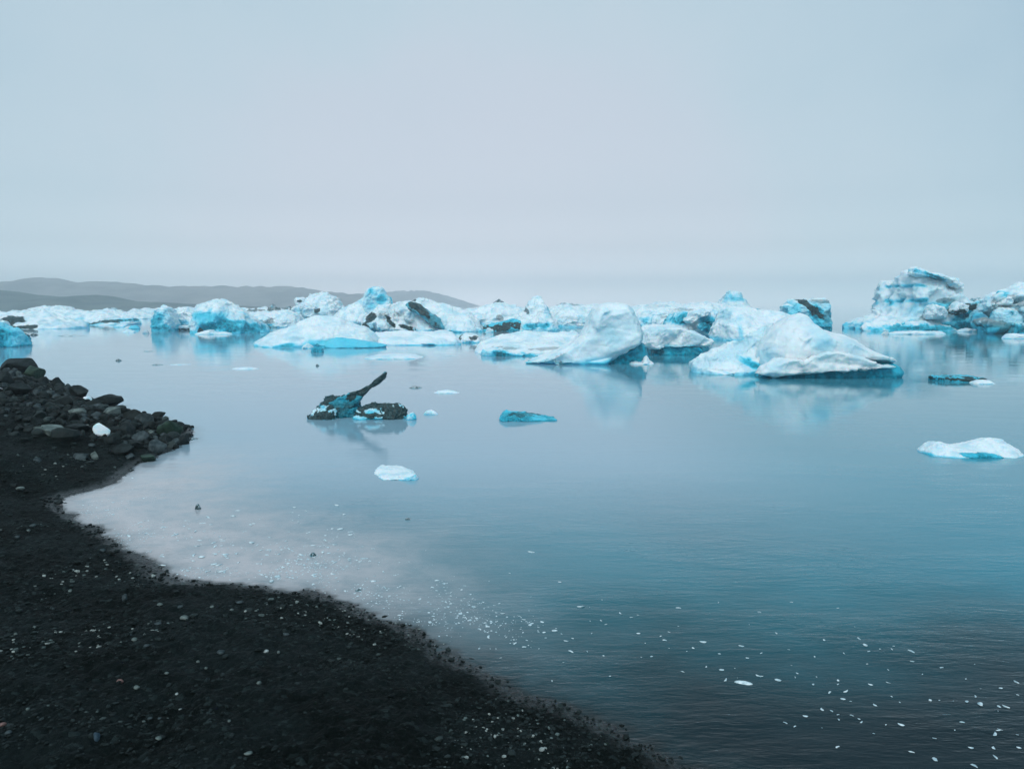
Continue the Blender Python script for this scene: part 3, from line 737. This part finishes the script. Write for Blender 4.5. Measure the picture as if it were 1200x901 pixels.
# --- right bergs
berg(388, [("ice_body", [dict(o=[(1008, 381), (1018, 377), (1034, 372), (1044, 366), (1048, 352), (1050, 338), (1054, 327), (1062, 320), (1072, 318), (1086, 325), (1101, 335), (1120, 347), (1140, 352), (1156, 362), (1170, 374), (1174, 384)], depth=12, front=1, prof='cliff', crest=.4, pivot=-.13)] + rub(1080, 1168, 352, 380, 12, 5, 11, 3.0, .6),
     dict(facet=1.3, tint=.10, blue=[(1090, 360, 26, 10, .5), (1059, 338, 7, 3, .8, 12), (1073, 335, 6, 2.4, .7, -10), (1056, 354, 8, 4.5, .95, -6), (1072, 352, 9, 3.5, .8, 10), (1104, 356, 16, 2.4, .6), (1095, 382, 80, 7.5, 1.0), (1120, 370, 30, 14, 1.0, 40)],
     dirt=[(1120, 360, 12, 3, .8), (1138, 372, 20, 9, .62, 50), (1098, 353, 7, 2, .5), (1110, 365, 8, 3, .8)])),
     ("ice_fin", [dict(o=[(1066, 321), (1070, 312.5), (1078, 313.5), (1086, 319), (1096, 320), (1108, 326), (1117, 329), (1123, 338), (1119, 343), (1106, 335), (1090, 329), (1078, 324)], closed=True, depth=4.5, front=.2, prof='slope')],
     dict(tint=.12, blue=[(1088, 327, 22, 3, .7, -27)], dirt=[(1092, 329, 20, 1.6, .5, -27), (1118, 338, 7, 2, .35, 20)])),
     ("ice_shelf", [dict(o=[(1010, 384), (1016, 379), (1030, 376), (1050, 374), (1075, 374), (1105, 377), (1112, 386)], depth=3, front=-.2, prof='gentle')],
     dict(blue=[(1060, 384, 60, 5, 1.0)])),
     ("ice_block", [dict(o=[(1082, 370), (1084, 360), (1090, 356), (1100, 359), (1108, 368), (1107, 374), (1084, 374)], closed=True, depth=2.5, front=-.3, prof='dome')], {}),
     ("ice_block", [dict(o=[(1108, 366), (1112, 357), (1120, 353), (1132, 358), (1130, 366), (1118, 368)], closed=True, depth=2.5, front=-.4, prof='dome')], dict(dirt=[(1118, 365, 8, 2.5, .8)]))],
     "tall layered iceberg with a fin at its summit and turquoise caves, near the right edge", group=FAR_G)
berg(391, [("ice_body", [dict(o=[(1150, 386), (1154, 362), (1160, 352), (1170, 344), (1186, 338), (1204, 333), (1222, 334), (1245, 345), (1265, 362), (1275, 386)], depth=9, front=0, prof='cliff')] + rub(1156, 1215, 342, 384, 18, 4, 9, 2.6, -.3),
     dict(tint=.2, amp=1.3, blue=[(1178, 344, 12, 3.5, .8, 12), (1195, 384, 50, 7, 1.0), (1170, 370, 14, 10, .4)], dirt=[(1190, 354, 16, 5, .45), (1182, 357, 10, 2.5, .5), (1156, 376, 12, 12, .55, 50)])),
     ("ice_block", [dict(o=[(1162, 382), (1164, 366), (1172, 360), (1188, 361), (1194, 370), (1198, 384), (1178, 388)], closed=True, depth=2, front=-.8, prof='dome')], dict(tint=.3, amp=.9)),
     ("ice_block", [dict(o=[(1166, 357), (1170, 349), (1180, 347), (1184, 352), (1182, 358)], closed=True, depth=2, front=-.3, prof='dome')], {}),
     ("ice_block", [dict(o=[(1184, 366), (1188, 357), (1196, 354), (1206, 358), (1206, 366)], closed=True, depth=2, front=-.5, prof='dome')], {})],
     "rubbly dark-veined iceberg cut by the right edge of the picture", group=FAR_G)
for (x0, x1, yt, by, lab) in [
    (1036, 1108, 387.5, 392, "long thin white floe in front of the tall layered iceberg"),
    (1121, 1147, 384.5, 389, "small white floe in front of the dark cleft between the right-hand bergs"),
    (1174, 1204, 390.5, 397, "white floe in front of the rubbly berg at the right edge"),
]:
    wd = x1 - x0
    berg(by, [("ice_body", [dict(o=[(x0, by - 1), (x0 + wd * .18, yt + 1), (x0 + wd * .42, yt), (x0 + wd * .7, yt + .8), (x0 + wd * .9, yt + .6), (x1, by - 1)], depth=2.2 if wd > 40 else 1.2, prof='flat')], dict(amp=.5))],
         lab, "ice floe", "ice_floe")
# --- nearer floes
berg(448, [("ice_body", [dict(o=[(1093, 441), (1097, 439.3), (1103, 441), (1110, 440), (1122, 441), (1138, 440), (1148, 442), (1153, 446)], depth=1.4, prof='flat')],
     dict(tint=.55, dirt0=.35, dirt=[(1120, 443, 28, 2, .7)], amp=.7)),
     ("ice_lump", [dict(o=[(1136, 451), (1141, 447), (1149, 444.5), (1158, 445.5), (1165, 450)], depth=.7, front=-.7, prof='dome')], dict(amp=.7))],
     "thin dark teal floe with a white lump at its right end, below the right-hand bergs", "ice floe", "ice_floe", mat=ICE_NEAR)
berg(537, [("ice_body", [dict(o=[(1082, 530), (1090, 522), (1097, 517), (1104, 517), (1112, 520), (1124, 521.5), (1136, 520), (1148, 516), (1158, 513.5), (1170, 514), (1180, 519), (1188, 526), (1194, 532)], depth=1.0, front=.03, prof='slope')],
     dict(amp=.7, facet=.7)),
     ("blue_ice", [dict(o=[(1118, 536), (1124, 531), (1150, 530), (1165, 531), (1176, 534), (1180, 537)], depth=.3, front=.0, prof='flat')], dict(tint=.65, amp=.4))],
     "white two-humped ice floe alone in open water at the right", "ice floe", "ice_floe", mat=ICE_NEAR)
berg(494, [("ice_body", [dict(o=[(586, 488), (588, 483), (594, 480), (602, 480.5), (612, 482), (624, 484.5), (638, 487), (650, 489)], depth=.75, prof='gentle', pivot=-.2)],
     dict(tint=.55, dirt0=.33, amp=.7, blue=[(600, 488, 18, 6, .3)], dirt=[(620, 484, 20, 2, .3)]))],
     "flat teal floe tapering to a point on its right, in mid-water", "ice floe", "ice_floe", mat=ICE_NEAR)
berg(563, [("ice_body", [dict(o=[(439, 555), (443, 551), (456, 549.5), (470, 551), (480, 551.5), (487, 555)], depth=1.15, prof='gentle', skew=-.25, crest=.5)],
     dict(amp=.8)),
     ("ice_lump", [dict(o=[(466, 560), (474, 557), (482, 554), (487, 555), (490, 560)], depth=.3, front=.0, prof='flat')], dict(tint=.25, amp=.7))],
     "white flat floe nearest the beach, below the branched dark ice", "ice floe", "ice_floe", mat=ICE_NEAR)
# branched dark ice
berg(492, [("ice_body", [dict(o=[(372, 478), (374, 471), (382, 467), (394, 464), (402, 463), (412, 467), (420, 474), (424, 484)], depth=.9, front=.35, prof='slope')],
     dict(tint=.85, dirt0=.62, dirt=[(385, 470, 22, 6, 1.0)], amp=1.3, facet=1.4)),
     ("ice_fin", [dict(o=[(386, 472), (394, 466), (403, 465), (410, 460), (418, 459), (424, 454.5), (431, 451), (437, 449), (442, 443.5), (447, 441.5), (453, 435.5), (451.5, 440.5), (447, 446), (442, 450.5), (437, 453.5), (431, 459), (425, 464), (419, 471), (413, 480), (390, 482)], closed=True, depth=.26, front=.5, prof='cliff')],
     dict(tint=.7, dirt0=.62, dirt=[(440, 447, 26, 6, 1.0, 30)], amp=.24, facet=2.2, vox=.008)),
     ("ice_lump", [dict(o=[(361, 487), (370, 479), (378, 475), (388, 474), (393, 480), (393, 487)], depth=.45, front=.0, prof='slope')],
     dict(tint=.3, dirt0=.2, dirt=[(380, 486, 16, 6, 1.0), (386, 478, 5, 3, .7)], amp=1.1)),
     ("ice_lump", [dict(o=[(412, 486), (418, 480), (428, 475), (442, 472), (458, 473), (472, 474.5), (478, 480), (478, 486)], depth=.6, front=-.02, prof='slope')],
     dict(tint=.35, dirt0=.3, dirt=[(440, 474, 34, 4, .95), (462, 480, 18, 8, .95), (435, 485, 20, 2.5, .8), (424, 480, 3, 2, .7)], amp=1.1)),
     ("ice_lump", [dict(o=[(476, 490), (478, 485), (484, 483), (488, 487), (488, 491)], depth=.2, front=-.02, prof='dome')], dict(tint=.3))],
     "dark ash-covered ice with a thin fin pointing up to the right, off the spit", "iceberg", mat=ICE_NEAR)

BRASH_G = "small broken ice pieces jammed between the icebergs"
br = random.Random(44)
for k in range(96):
    if k < 40:
        y = br.uniform(364, 372); x = br.uniform(560, 900) if k < 28 else br.uniform(100, 360); h_ = br.uniform(3, 9); wd = br.uniform(10, 26)
    else:
        x = br.choice([br.uniform(140, 200), br.uniform(235, 320), br.uniform(430, 570), br.uniform(540, 640), br.uniform(640, 880), br.uniform(1000, 1040)]); y = br.uniform(376, 392); h_ = br.uniform(2, 7); wd = br.uniform(6, 20)
    D0 = float(on_z(600, y)[1])
    o_ = [(x - wd / 2, y - .3), (x - wd * br.uniform(.3, .42), y - h_ * br.uniform(.4, .9)), (x - wd * br.uniform(0, .2), y - h_ * br.uniform(.7, 1)), (x + wd * br.uniform(.05, .25), y - h_ * br.uniform(.6, 1)), (x + wd * br.uniform(.3, .42), y - h_ * br.uniform(.2, .7)), (x + wd / 2, y - .3)]
    dk = br.random()
    berg(y, [("ice", [dict(o=o_, depth=max(wd * D0 / F * .6, .4), prof=br.choice(['dome', 'slope', 'cliff']))], dict(tint=br.choice([0, 0, .1, .3, .5]), dirt0=.45 if dk < .16 else 0, amp=1.3, vox=wd * D0 / F / 20))],
         "small broken piece of ice jammed among the icebergs across the lagoon", "ice piece", "ice_piece", group=BRASH_G)

DRIFT_G = "thin drifting ice slivers in the calm water"
for (x, y, wd, ht, dk, lab) in [
    (288, 433, 34, 3.0, .12, "thin pale floe left of the branched dark ice, below the smooth pale-blue berg"),
    (524, 461, 32, 4.0, 0, "small white flat floe right of the branched dark ice's fin"),
    (505, 486, 18, 6.0, .1, "tiny white ice piece just right of the branched dark ice"),
    (487, 455, 16, 2.6, .7, "small grey ice sliver right of the raised fin tip"),
    (139, 423, 7, 2.4, .8, "dark speck of ice in calm water at the left, above the spit"),
    (185, 428, 14, 1.6, .6, "faint grey sliver right of the dark speck at the left"),
    (212, 428, 30, 1.4, .35, "long faint grey sliver in calm water, left of the thin pale floe"),
    (174, 412, 12, 1.4, .5, "tiny grey sliver below the pillar-like iceberg"),
    (85, 394, 34, 1.6, .5, "thin grey streak of ice below the far-left white bergs"),
    (40, 393, 9, 2.4, .85, "small dark ice lump right of the teal berg at the left edge"),
    (372, 429, 4, 2.4, .8, "tiny dark ice speck above the branched dark ice"),
    (528, 417, 22, 1.4, .4, "thin grey sliver in the water below the dark diagonal band"),
    (232, 597, 7, 7.0, .9, "small dark upright ice lump in the slushy bay"),
    (478, 609, 7, 2.6, .8, "tiny dark fragment below the flat white floe nearest the beach"),
    (367, 652, 8, 5.0, .85, "small dark lump among the white chips of the slushy bay"),
    (420, 693, 9, 3.0, .8, "dark flat fragment floating close to the black beach"),
    (1108, 440, 8, 2, .8, "little dark ice piece left of the thin dark teal floe"),
    (228, 515, 16, 1.6, .7, "thin dark sliver lying off the tip of the rocky spit"),
]:
    D0 = float(on_z(600, y)[1])
    berg(y, [("ice", [dict(o=[(x - wd / 2, y - .5), (x - wd * .3, y - ht * .8), (x, y - ht), (x + wd * .25, y - ht * .7), (x + wd / 2, y - .4)], depth=max(wd * D0 / F * .55, .06), prof='flat', zb=-.05)],
             dict(dirt0=dk, amp=.5, vox=max(wd * D0 / F / 34, .004)))],
         lab, "ice fragment", "ice_fragment", group=DRIFT_G, mat=ICE_NEAR)

# ------------------------------------------------------------------ stones
def ico(sub):
    import bmesh
    bm = bmesh.new(); bmesh.ops.create_icosphere(bm, subdivisions=sub, radius=1.0)
    V = np.array([v.co[:] for v in bm.verts]); Fc = np.array([[v.index for v in f.verts] for f in bm.faces]); bm.free()
    return V, Fc
IV4, IF4 = ico(4); IV2, IF2 = ico(2); IV1, IF1 = ico(1)
def stone_verts(base, seed, cuts=9, sq=(1, 1, 1), rough=0.10):
    r = np.random.RandomState(seed); V = base.copy()
    for _ in range(cuts):
        n = r.normal(size=3); n /= np.linalg.norm(n); d = r.uniform(.42, .80)
        s = V @ n; m_ = s > d; V[m_] -= n * (s[m_] - d)[:, None] * .92
    V += V * (rough * fbm(V * 1.8 + seed, 4, seed % 97))[:, None]
    if len(V) > 200: V += V * (0.035 * fbm(V * 7 + seed, 3, seed % 89))[:, None]
    return V * np.array(sq)
ROCK_G = "dark stones heaped along the spit"
def stone(px, py, wpx, hpx, mat, label, name="rock", cat="rock", group=None, base=IV4, faces=IF4, seed=None, sink=.3, cuts=15, dscale=.9, world=None, flatshade=False):
    SEED[0] += 1; sd_ = seed or SEED[0]
    g = on_ground(px, py + hpx * .35) if world is None else world
    k = math.hypot(g[1], g[0]) / F
    a, c = wpx * k * (.44 if name == 'rock' and wpx > 16 else .45), hpx * k * .53
    V = stone_verts(base, sd_, cuts)
    V /= np.abs(V).max(0)
    V *= np.array([a, a * dscale, c])
    me = mesh_from(name, V, faces, mat, False)
    o = link(name, me, loc=(g[0], g[1] + a * dscale * .4, g[2] + c * (1 - 2 * sink) * .9))
    o.rotation_euler = (random.uniform(-.15, .15), random.uniform(-.15, .15), random.uniform(-.5, .5))
    tag(o, label, cat, group); return o
ROCKS = [
    (14, 429, 44, 22, R_DARK, "large dark rock at the left edge, furthest back on the spit's crest"),
    (36, 437, 28, 22, R_GREEN, "greenish sloping boulder on the spit's crest, second from the left edge"),
    (3, 444, 26, 18, R_DARK, "dark rock at the left edge below the crest"),
    (10, 440, 14, 10, R_GREY, "small grey rock on the left edge just below the crest"),
    (50, 447, 15, 14, R_DARK, "small rounded dark rock on the crest, right of the greenish boulder"),
    (65, 449, 15, 14, R_DARK, "rounded dark rock on the crest, left of the wide one beside the ice scrap"),
    (77, 455, 12, 10, R_GREY, "small grey rock on the crest between two dark ones"),
    (89, 458, 26, 20, R_DARK, "wide dark boulder on the crest, left of the small pale ice scrap"),
    (119, 469, 40, 18, R_DARK, "flat-topped black slab on the crest, right of the small pale ice scrap"),
    (128, 483, 26, 11, R_PALE, "pale grey-green slab lying under the flat-topped black one"),
    (110, 476, 22, 7, R_GREY, "thin grey slab tucked under the left end of the black crest slab"),
    (153, 487, 28, 22, R_DARK, "dark grey boulder on the crest, right of the black slab"),
    (167, 491, 20, 18, R_GREY, "grey boulder pressed between two darker ones near the spit's end"),
    (182, 486, 18, 14, R_DARK, "black block standing on the crest near the spit's end"),
    (199, 502, 30, 26, R_GREEN, "big mossy green-black boulder second from the tip of the spit"),
    (213, 515, 17, 17, R_DARK, "round black boulder at the very tip of the spit"),
    (203, 518, 15, 9, R_GREY, "small grey stone at the waterline beside the tip boulder"),
    (183, 522, 22, 19, R_GREY, "light grey weathered boulder near the water, left of the tip"),
    (165, 512, 20, 14, R_GREY, "grey stone in the middle of the heap above the green-stained one"),
    (177, 507, 10, 7, R_PALE, "small pale stone between the mossy boulder and the heap"),
    (136, 505, 12, 6, R_PALE, "small pale stone just right of the white ice chunk"),
    (88, 482, 20, 10, R_PALE, "pale flattish stone left of the black crest slab"),
    (99, 492, 14, 10, R_GREY, "small grey stone below the pale flattish one"),
    (110, 486, 13, 8, R_GREY, "little grey stone between the pale flattish stone and the pale slab"),
    (60, 507, 42, 10, R_PALE, "long low pale slab half sunk in the black sand of the spit"),
    (44, 504, 14, 8, R_PALE, "pale knob at the left end of the long low slab"),
    (92, 535, 20, 9, R_GREY, "grey stone in the sand above the bay's shore"),
    (110, 534, 9, 12, R_PALE, "pale upright stone beside the grey one above the bay's shore"),
    (170, 536, 26, 12, R_GREEN, "algae-green stone at the waterline below the light grey boulder"),
    (152, 535, 14, 7, R_GREY, "grey stone at the waterline left of the algae-green one"),
    (127, 516, 16, 11, R_DARK, "dark stone just below the white ice chunk"),
    (146, 503, 24, 16, R_DARK, "dark broad stone in the heap right of the white ice chunk"),
    (140, 527, 30, 15, R_DARK, "broad black stone low in the heap near the water"),
    (72, 471, 30, 16, R_DARK, "dark broad stone below the crest's rounded rocks"),
    (42, 476, 10, 7, R_GREY, "small grey stone standing out on the dark slope of the spit"),
    (56, 461, 12, 8, R_GREY, "small grey stone directly under the crest's rounded dark rocks"),
    (22, 573, 10, 5, R_PALE, "lone small pale stone at the left on the sand above the bay"),
    (43, 539, 8, 5, R_GREY, "tiny grey stone alone on the spit's lower sand"),
    (68, 589, 9, 6, R_DARK, "small black stone in the innermost corner of the bay"),
    (90, 500, 26, 14, R_DARK, "dark stone between the long pale slab and the white ice chunk"),
    (155, 519, 20, 13, R_DARK, "dark stone in the lower heap, left of the light grey boulder"),
    (193, 514, 20, 14, R_DARK, "black stone wedged under the big mossy boulder"),
    (20, 457, 26, 16, R_DARK, "dark stone on the far-left slope below the greenish boulder"),
]
for (x, y, w_, h_, mt, lab) in ROCKS:
    stone(x, y, w_, h_, mt, lab, group=ROCK_G)
rr = random.Random(5)
fill_mesh = []
n_f = 0
while n_f < 230:
    u = rr.random(); x = u * 204; crest = np.interp(x, [0, 40, 75, 100, 160, 205, 222], [424, 438, 452, 464, 484, 494, 512])
    y = crest + 6 + abs(rr.gauss(0, 1)) * (15 + 14 * (1 - u))
    ymax = np.interp(x, [0, 70, 130, 185, 222], [545, 545, 556, 533, 517])
    if y > ymax: continue
    s_ = rr.uniform(4, 12) * (1 - .15 * u)
    stone(x, y, s_, s_ * rr.uniform(.5, .85), (R_DARK if rr.random() < .68 else R_GREY), "small dark basalt stone in the heap along the rocky spit", group="small stones filling the spit's heap", base=IV2, faces=IF2)
    n_f += 1
# ice lying on the spit
stone(118, 505, 20, 17, ICE_NEAR, "white chunk of ice stranded among the dark rocks of the spit", "stranded_ice", "ice chunk", cuts=12, sink=.15)
stone(101, 468, 11, 7, ICE_NEAR, "small pale ice scrap on the spit's crest beside the black slab", "stranded_ice", "ice chunk", cuts=5)
stone(0, 457, 6, 5, ICE_NEAR, "tiny white ice bit at the left edge among dark rocks", "stranded_ice", "ice chunk", cuts=5)
# pebbles that stand out on the black beach
PEB = [(187, 710, 9, 7, R_PALE, ""), (216, 725, 16, 7, R_PALE, "largest pale oval pebble, on the beach near the bay's lower shore"), (248, 711, 7, 5, R_PALE, ""), (280, 707, 14, 4, R_GREY, ""),
       (146, 701, 9, 12, R_GREY, "flat grey-green stone standing on edge on the dark beach, below the bay"), (210, 712, 10, 4, R_GREY, ""), (184, 732, 12, 4, R_GREY, ""), (157, 750, 9, 6, R_PALE, ""),
       (150, 745, 10, 4, R_GREY, ""), (171, 757, 10, 4, R_GREY, ""), (311, 764, 10, 6, R_WHITE, "bright whitish pebble, brightest on the middle of the beach"), (326, 765, 6, 5, R_PALE, ""),
       (258, 764, 12, 6, R_GREY, ""), (140, 799, 11, 7, R_RED, "pinkish-red pebble, the only reddish one in the middle of the beach"), (160, 806, 9, 6, R_PALE, ""), (207, 814, 6, 5, R_WHITE, ""),
       (211, 832, 5, 4, R_WHITE, ""), (303, 801, 9, 6, R_PALE, ""), (82, 693, 6, 4, R_PALE, ""), (3, 850, 9, 6, R_RED, "pinkish pebble at the left edge near the bottom"), (112, 865, 12, 16, R_BLUE, "bluish elongated stone near the bottom left of the beach"),
       (185, 867, 11, 6, R_PALE, ""), (290, 883, 15, 5, R_PALE, "long thin pale pebble near the bottom of the beach"), (175, 843, 8, 4, R_GREY, ""), (187, 842, 7, 4, R_GREY, ""), (268, 845, 6, 5, R_PALE, ""),
       (9, 860, 9, 5, R_GREY, ""), (635, 878, 10, 7, R_WHITE, "white pebble alone on black sand at the bottom centre"), (32, 831, 6, 4, R_PALE, ""), (232, 776, 6, 5, R_PALE, ""), (195, 789, 7, 4, R_PALE, ""), (241, 783, 5, 4, R_PALE, ""), (335, 744, 12, 4, R_GREY, ""),
       (18, 744, 5, 5, R_PALE, ""), (40, 735, 5, 4, R_PALE, ""), (62, 714, 5, 4, R_GREY, ""), (120, 645, 9, 4, R_GREY, ""), (20, 630, 8, 5, R_GREY, ""), (38, 616, 10, 5, R_GREY, ""), (33, 622, 7, 4, R_PALE, "")]
for (x, y, w_, h_, mt, lab) in PEB:
    w_, h_ = w_ * .78, h_ * .72
    stone(x, y, w_, h_, mt, lab or "small pale pebble lying on the black sand", "pebble", "pebble", group="pale pebbles scattered over the black beach", base=IV2, faces=IF2, cuts=4, sink=.2)

# gravel: nobody could count it
def scatter(name, Pxyz, size, tone, mat, V0, F0, flat=.6):
    n = len(Pxyz); k = len(V0)
    tmpl = [stone_verts(V0, 500 + i, 5, rough=.12) for i in range(8)]
    out = np.empty((n, k, 3)); ang = RS.uniform(0, 6.28, n); ti = RS.randint(0, 8, n)
    asp = RS.uniform(.6, 1.0, n); fl = RS.uniform(.7, 1.2, n) * flat
    for i, T_ in enumerate(tmpl):
        m_ = ti == i
        c_, s_ = np.cos(ang[m_])[:, None], np.sin(ang[m_])[:, None]
        x, y, z = T_[:, 0][None] * 1.0, T_[:, 1][None] * asp[m_][:, None], T_[:, 2][None] * fl[m_][:, None]
        out[m_] = np.stack([(x * c_ - y * s_), (x * s_ + y * c_), z * np.ones_like(c_)], 2) * size[m_][:, None, None] + Pxyz[m_][:, None]
    Fc = (F0[None] + (np.arange(n) * k)[:, None, None]).reshape(-1, F0.shape[1])
    me = mesh_from(name, out.reshape(-1, 3), Fc, mat)
    set_attr(me, "tone", np.repeat(tone, k)); me.polygons.foreach_set("use_smooth", np.zeros(len(me.polygons), dtype=bool))
    o = link(name, me); return o
m, t, b = mat_base("gravel_stone")
at_ = attr(t, "tone")
c = mixc(t, rampf(t, at_, 0.0, 0.8), (0.0028, 0.0055, 0.0050), (0.020, 0.030, 0.030))
c = mixc(t, rampf(t, at_, 0.8, 0.93), c, (0.10, 0.135, 0.13))
c = mixc(t, rampf(t, at_, 0.955, 1.0), c, (0.30, 0.34, 0.32))
n_ = noise(t, 60, 4, .6, pos(t))
c = mixc(t, rampf(t, n_, .4, .65, 0, .5), c, (0.012, 0.018, 0.018))
t.links.new(c, b.inputs["Base Color"]); b.inputs["Roughness"].default_value = .7; b.inputs["Specular IOR Level"].default_value = .15
GRAVEL = m
def beach_points(n, rmin, rmax, azl=-46, azr=32):
    r = np.exp(RS.uniform(math.log(rmin), math.log(rmax), n)); a = np.radians(RS.uniform(azl, azr, n))
    x, y = np.sin(a) * r, np.cos(a) * r
    d = shore_d(x, y); k = d > -.10
    x, y, r = x[k], y[k], r[k]
    P0 = np.stack([x, y, 0 * x], 1)
    cl = fbm(P0 * .9, 3, 71)
    keep = RS.uniform(0, 1, len(x)) < sstep(-.45, .35, cl) * .9 + .1
    x, y, r, cl = x[keep], y[keep], r[keep], cl[keep]
    return x, y, ground_z(x, y), r, cl
x, y, z, r, cl = beach_points(60000, 3.2, 34)
tone = np.clip(RS.uniform(0, 1, len(x)) ** 1.5 * (.74 + .38 * sstep(-.2, .5, cl)), 0, 1)
size = (0.0030 + 0.0016 * r) * np.exp(RS.normal(0, .42, len(x)))
g = scatter("gravel", np.stack([x, y, z + size * .15], 1), size, tone, GRAVEL, IV1[:], IF1, .55)
tag(g, "loose dark gravel with pale specks strewn over the black beach", "gravel", kind="stuff")

n = 9000
xx = RS.uniform(-26, -6.6, n); yy = RS.uniform(13.5, 33, n); dd = shore_d(xx, yy)
kp = (dd > -.02) & (RS.uniform(0, 1, n) < sstep(5.5, .5, dd) * sstep(13, 17, yy))
xx, yy = xx[kp], yy[kp]
zz = ground_z(xx, yy); sz = np.exp(RS.normal(math.log(.075), .42, len(xx)))
g = scatter("rubble", np.stack([xx, yy, zz + sz * .25], 1), sz, RS.uniform(0, .86, len(xx)), GRAVEL, IV2, IF2, .8)
tag(g, "fist-sized black rubble packed between the rocks of the spit", "rubble", kind="stuff")

# ------------------------------------------------------------------ ice chips afloat near the beach
m, t, b = mat_base("clear_ice_chip")
n_ = noise(t, 30, 3, .5, pos(t))
t.links.new(mixc(t, rampf(t, n_, .35, .65), (0.36, 0.50, 0.55), (0.74, 0.84, 0.87)), b.inputs["Base Color"])
b.inputs["Roughness"].default_value = .25; b.inputs["IOR"].default_value = 1.31
CHIP = m
CH = [(842,706),(795,712),(727,719),(704,727),(910,742),(779,750),(824,752),(812,759),(869,757),(892,765),(876,771),(1006,748),(1014,756),(1047,757),(1068,763),(1069,775),(1103,782),(1081,790),(800,787),(888,792),(912,797),(953,802),(982,797),(1020,802),(1041,800),(1045,816),(992,810),(988,819),(1025,826),(1090,820),(1133,822),(1149,825),(1171,828),(1178,828),(944,839),(963,831),(983,843),(998,838),(1010,846),(1038,849),(1056,849),(1127,846),(1172,855),(1167,860),(1194,876),(1164,876),(1167,887),(1138,876),(1095,865),(1068,881),(1096,890),(981,875),(1190,799),(1142,897),(972,811),(931,851),(846,785),(843,766),(851,797),
      (437,643),(444,659),(449,670),(463,674),(437,681),(469,687),(492,702),(507,688),(512,680),(525,711),(514,713),(508,722),(523,731),(538,730),(550,727),(562,737),(572,746),(593,747),(603,754),(614,758),(589,719),(585,707),(622,731),(650,739),(658,743),(663,751),(669,763),(681,711),(622,647),(468,721),(369,660),(368,673),(315,644),(352,650),(647,798),(656,682),(420,690)]
rr = random.Random(21)
chips = [(x, y, rr.uniform(4.5, 9)) for x, y in CH]
k = 0
while k < 120:          # the slushy bay
    x = rr.gauss(290, 90); y = rr.gauss(652, 26)
    p = on_z(x, y)
    if x < 90 or x > 480 or y < 590 or float(shore_d(np.array([p[0]]), np.array([p[1]]))[0]) > -.12: continue
    chips.append((x, y, rr.uniform(3.5, 10))); k += 1
k = 0
while k < 80:
    x = rr.uniform(480, 1195); y = np.interp(x, [480, 800, 1200], [700, 760, 830]) + rr.gauss(0, 32)
    if y > 896: continue
    p = on_z(x, y)
    if float(shore_d(np.array([p[0]]), np.array([p[1]]))[0]) > -.12: continue
    chips.append((x, y, rr.uniform(2.5, 5))); k += 1
tm = []
for i in range(14):
    V = stone_verts(IV2, 900 + i, 7, (1, .30 + .045 * (i % 8), .22), .45); V[:, 1] += .25 * V[:, 0] ** 2 * (-1) ** i; tm.append(mesh_from("ice_chip", V, IF2, CHIP, False))
lab_of = {(1133, 822): "longest white ice chip near the right edge of the dark water"}
for (x, y, s_) in chips:
    p = on_z(x, y); kk = math.hypot(p[0], p[1]) / F
    o = link("ice_chip", rr.choice(tm), loc=(p[0], p[1], .002))
    sc_ = s_ * kk * .52 * rr.choice([.6, .8, 1, 1, 1.15])
    o.scale = (sc_, sc_, sc_ * rr.uniform(.7, 1.2)); o.rotation_euler = (0, 0, rr.gauss(-.3, .9))
    tag(o, "small white ice chip drifting on the water off the black beach", "ice chip", "ice chips drifting off the beach")
p = on_z(871, 800)
o = link("ice_floe", mesh_from("ice_floe", stone_verts(IV2, 77, 5, (.075, .032, .012)), IF2, CHIP), loc=(p[0], p[1], 0.001)); o.rotation_euler = (0, 0, -.25)
tag(o, "small flat clear ice plate, widest of the pieces on the dark water at the bottom", "ice plate")
# slush: uncountable crumbs in the bay
n = 20000
x = RS.uniform(90, 640, n); y = np.interp(x, [90, 250, 400, 640], [610, 655, 672, 735]) + RS.normal(0, 24, n) * np.interp(x, [90, 300, 640], [1.2, 1.1, .6])
pts = np.array([on_z(a, min(max(bb, 560), 760)) for a, bb in zip(x, y)])
sdv = shore_d(pts[:, 0], pts[:, 1]); cl = fbm(pts * 2.0, 3, 77)
kp = (sdv < -.05) & (RS.uniform(0, 1, n) < sstep(-.25, .5, cl) * np.interp(x, [90, 420, 640], [.5, .3, .07]))
pts = pts[kp]; pts[:, 2] = .001
g = scatter("slush", pts, np.exp(RS.normal(math.log(.0075), .5, len(pts))), np.zeros(len(pts)), CHIP, IV1, IF1, .25)
tag(g, "fine white ice crumbs floating over the slushy bay", "slush", kind="stuff")

# ------------------------------------------------------------------ haze
hz = bpy.data.materials.new("lagoon_haze"); hz.use_nodes = True
t = hz.node_tree; t.nodes.clear()
o_ = t.nodes.new("ShaderNodeOutputMaterial"); pv = t.nodes.new("ShaderNodeVolumePrincipled")
pv.inputs["Color"].default_value = (1.0, 1.0, 1.0, 1); pv.inputs["Density"].default_value = 0.00095
pv.inputs["Anisotropy"].default_value = 0.72
t.links.new(pv.outputs[0], o_.inputs["Volume"])
x0, x1, y0, y1, z0, z1 = -1600, 1600, -1600, 1600, -2.6, 56
V = np.array([(x0, y0, z0), (x1, y0, z0), (x1, y1, z0), (x0, y1, z0), (x0, y0, z1), (x1, y0, z1), (x1, y1, z1), (x0, y1, z1)], float)
Fq = np.array([[0, 3, 2, 1], [4, 5, 6, 7], [0, 1, 5, 4], [1, 2, 6, 5], [2, 3, 7, 6], [3, 0, 4, 7]])
haze = link("haze", mesh_from("haze", V, Fq, hz, False)); haze["kind"] = "stuff"
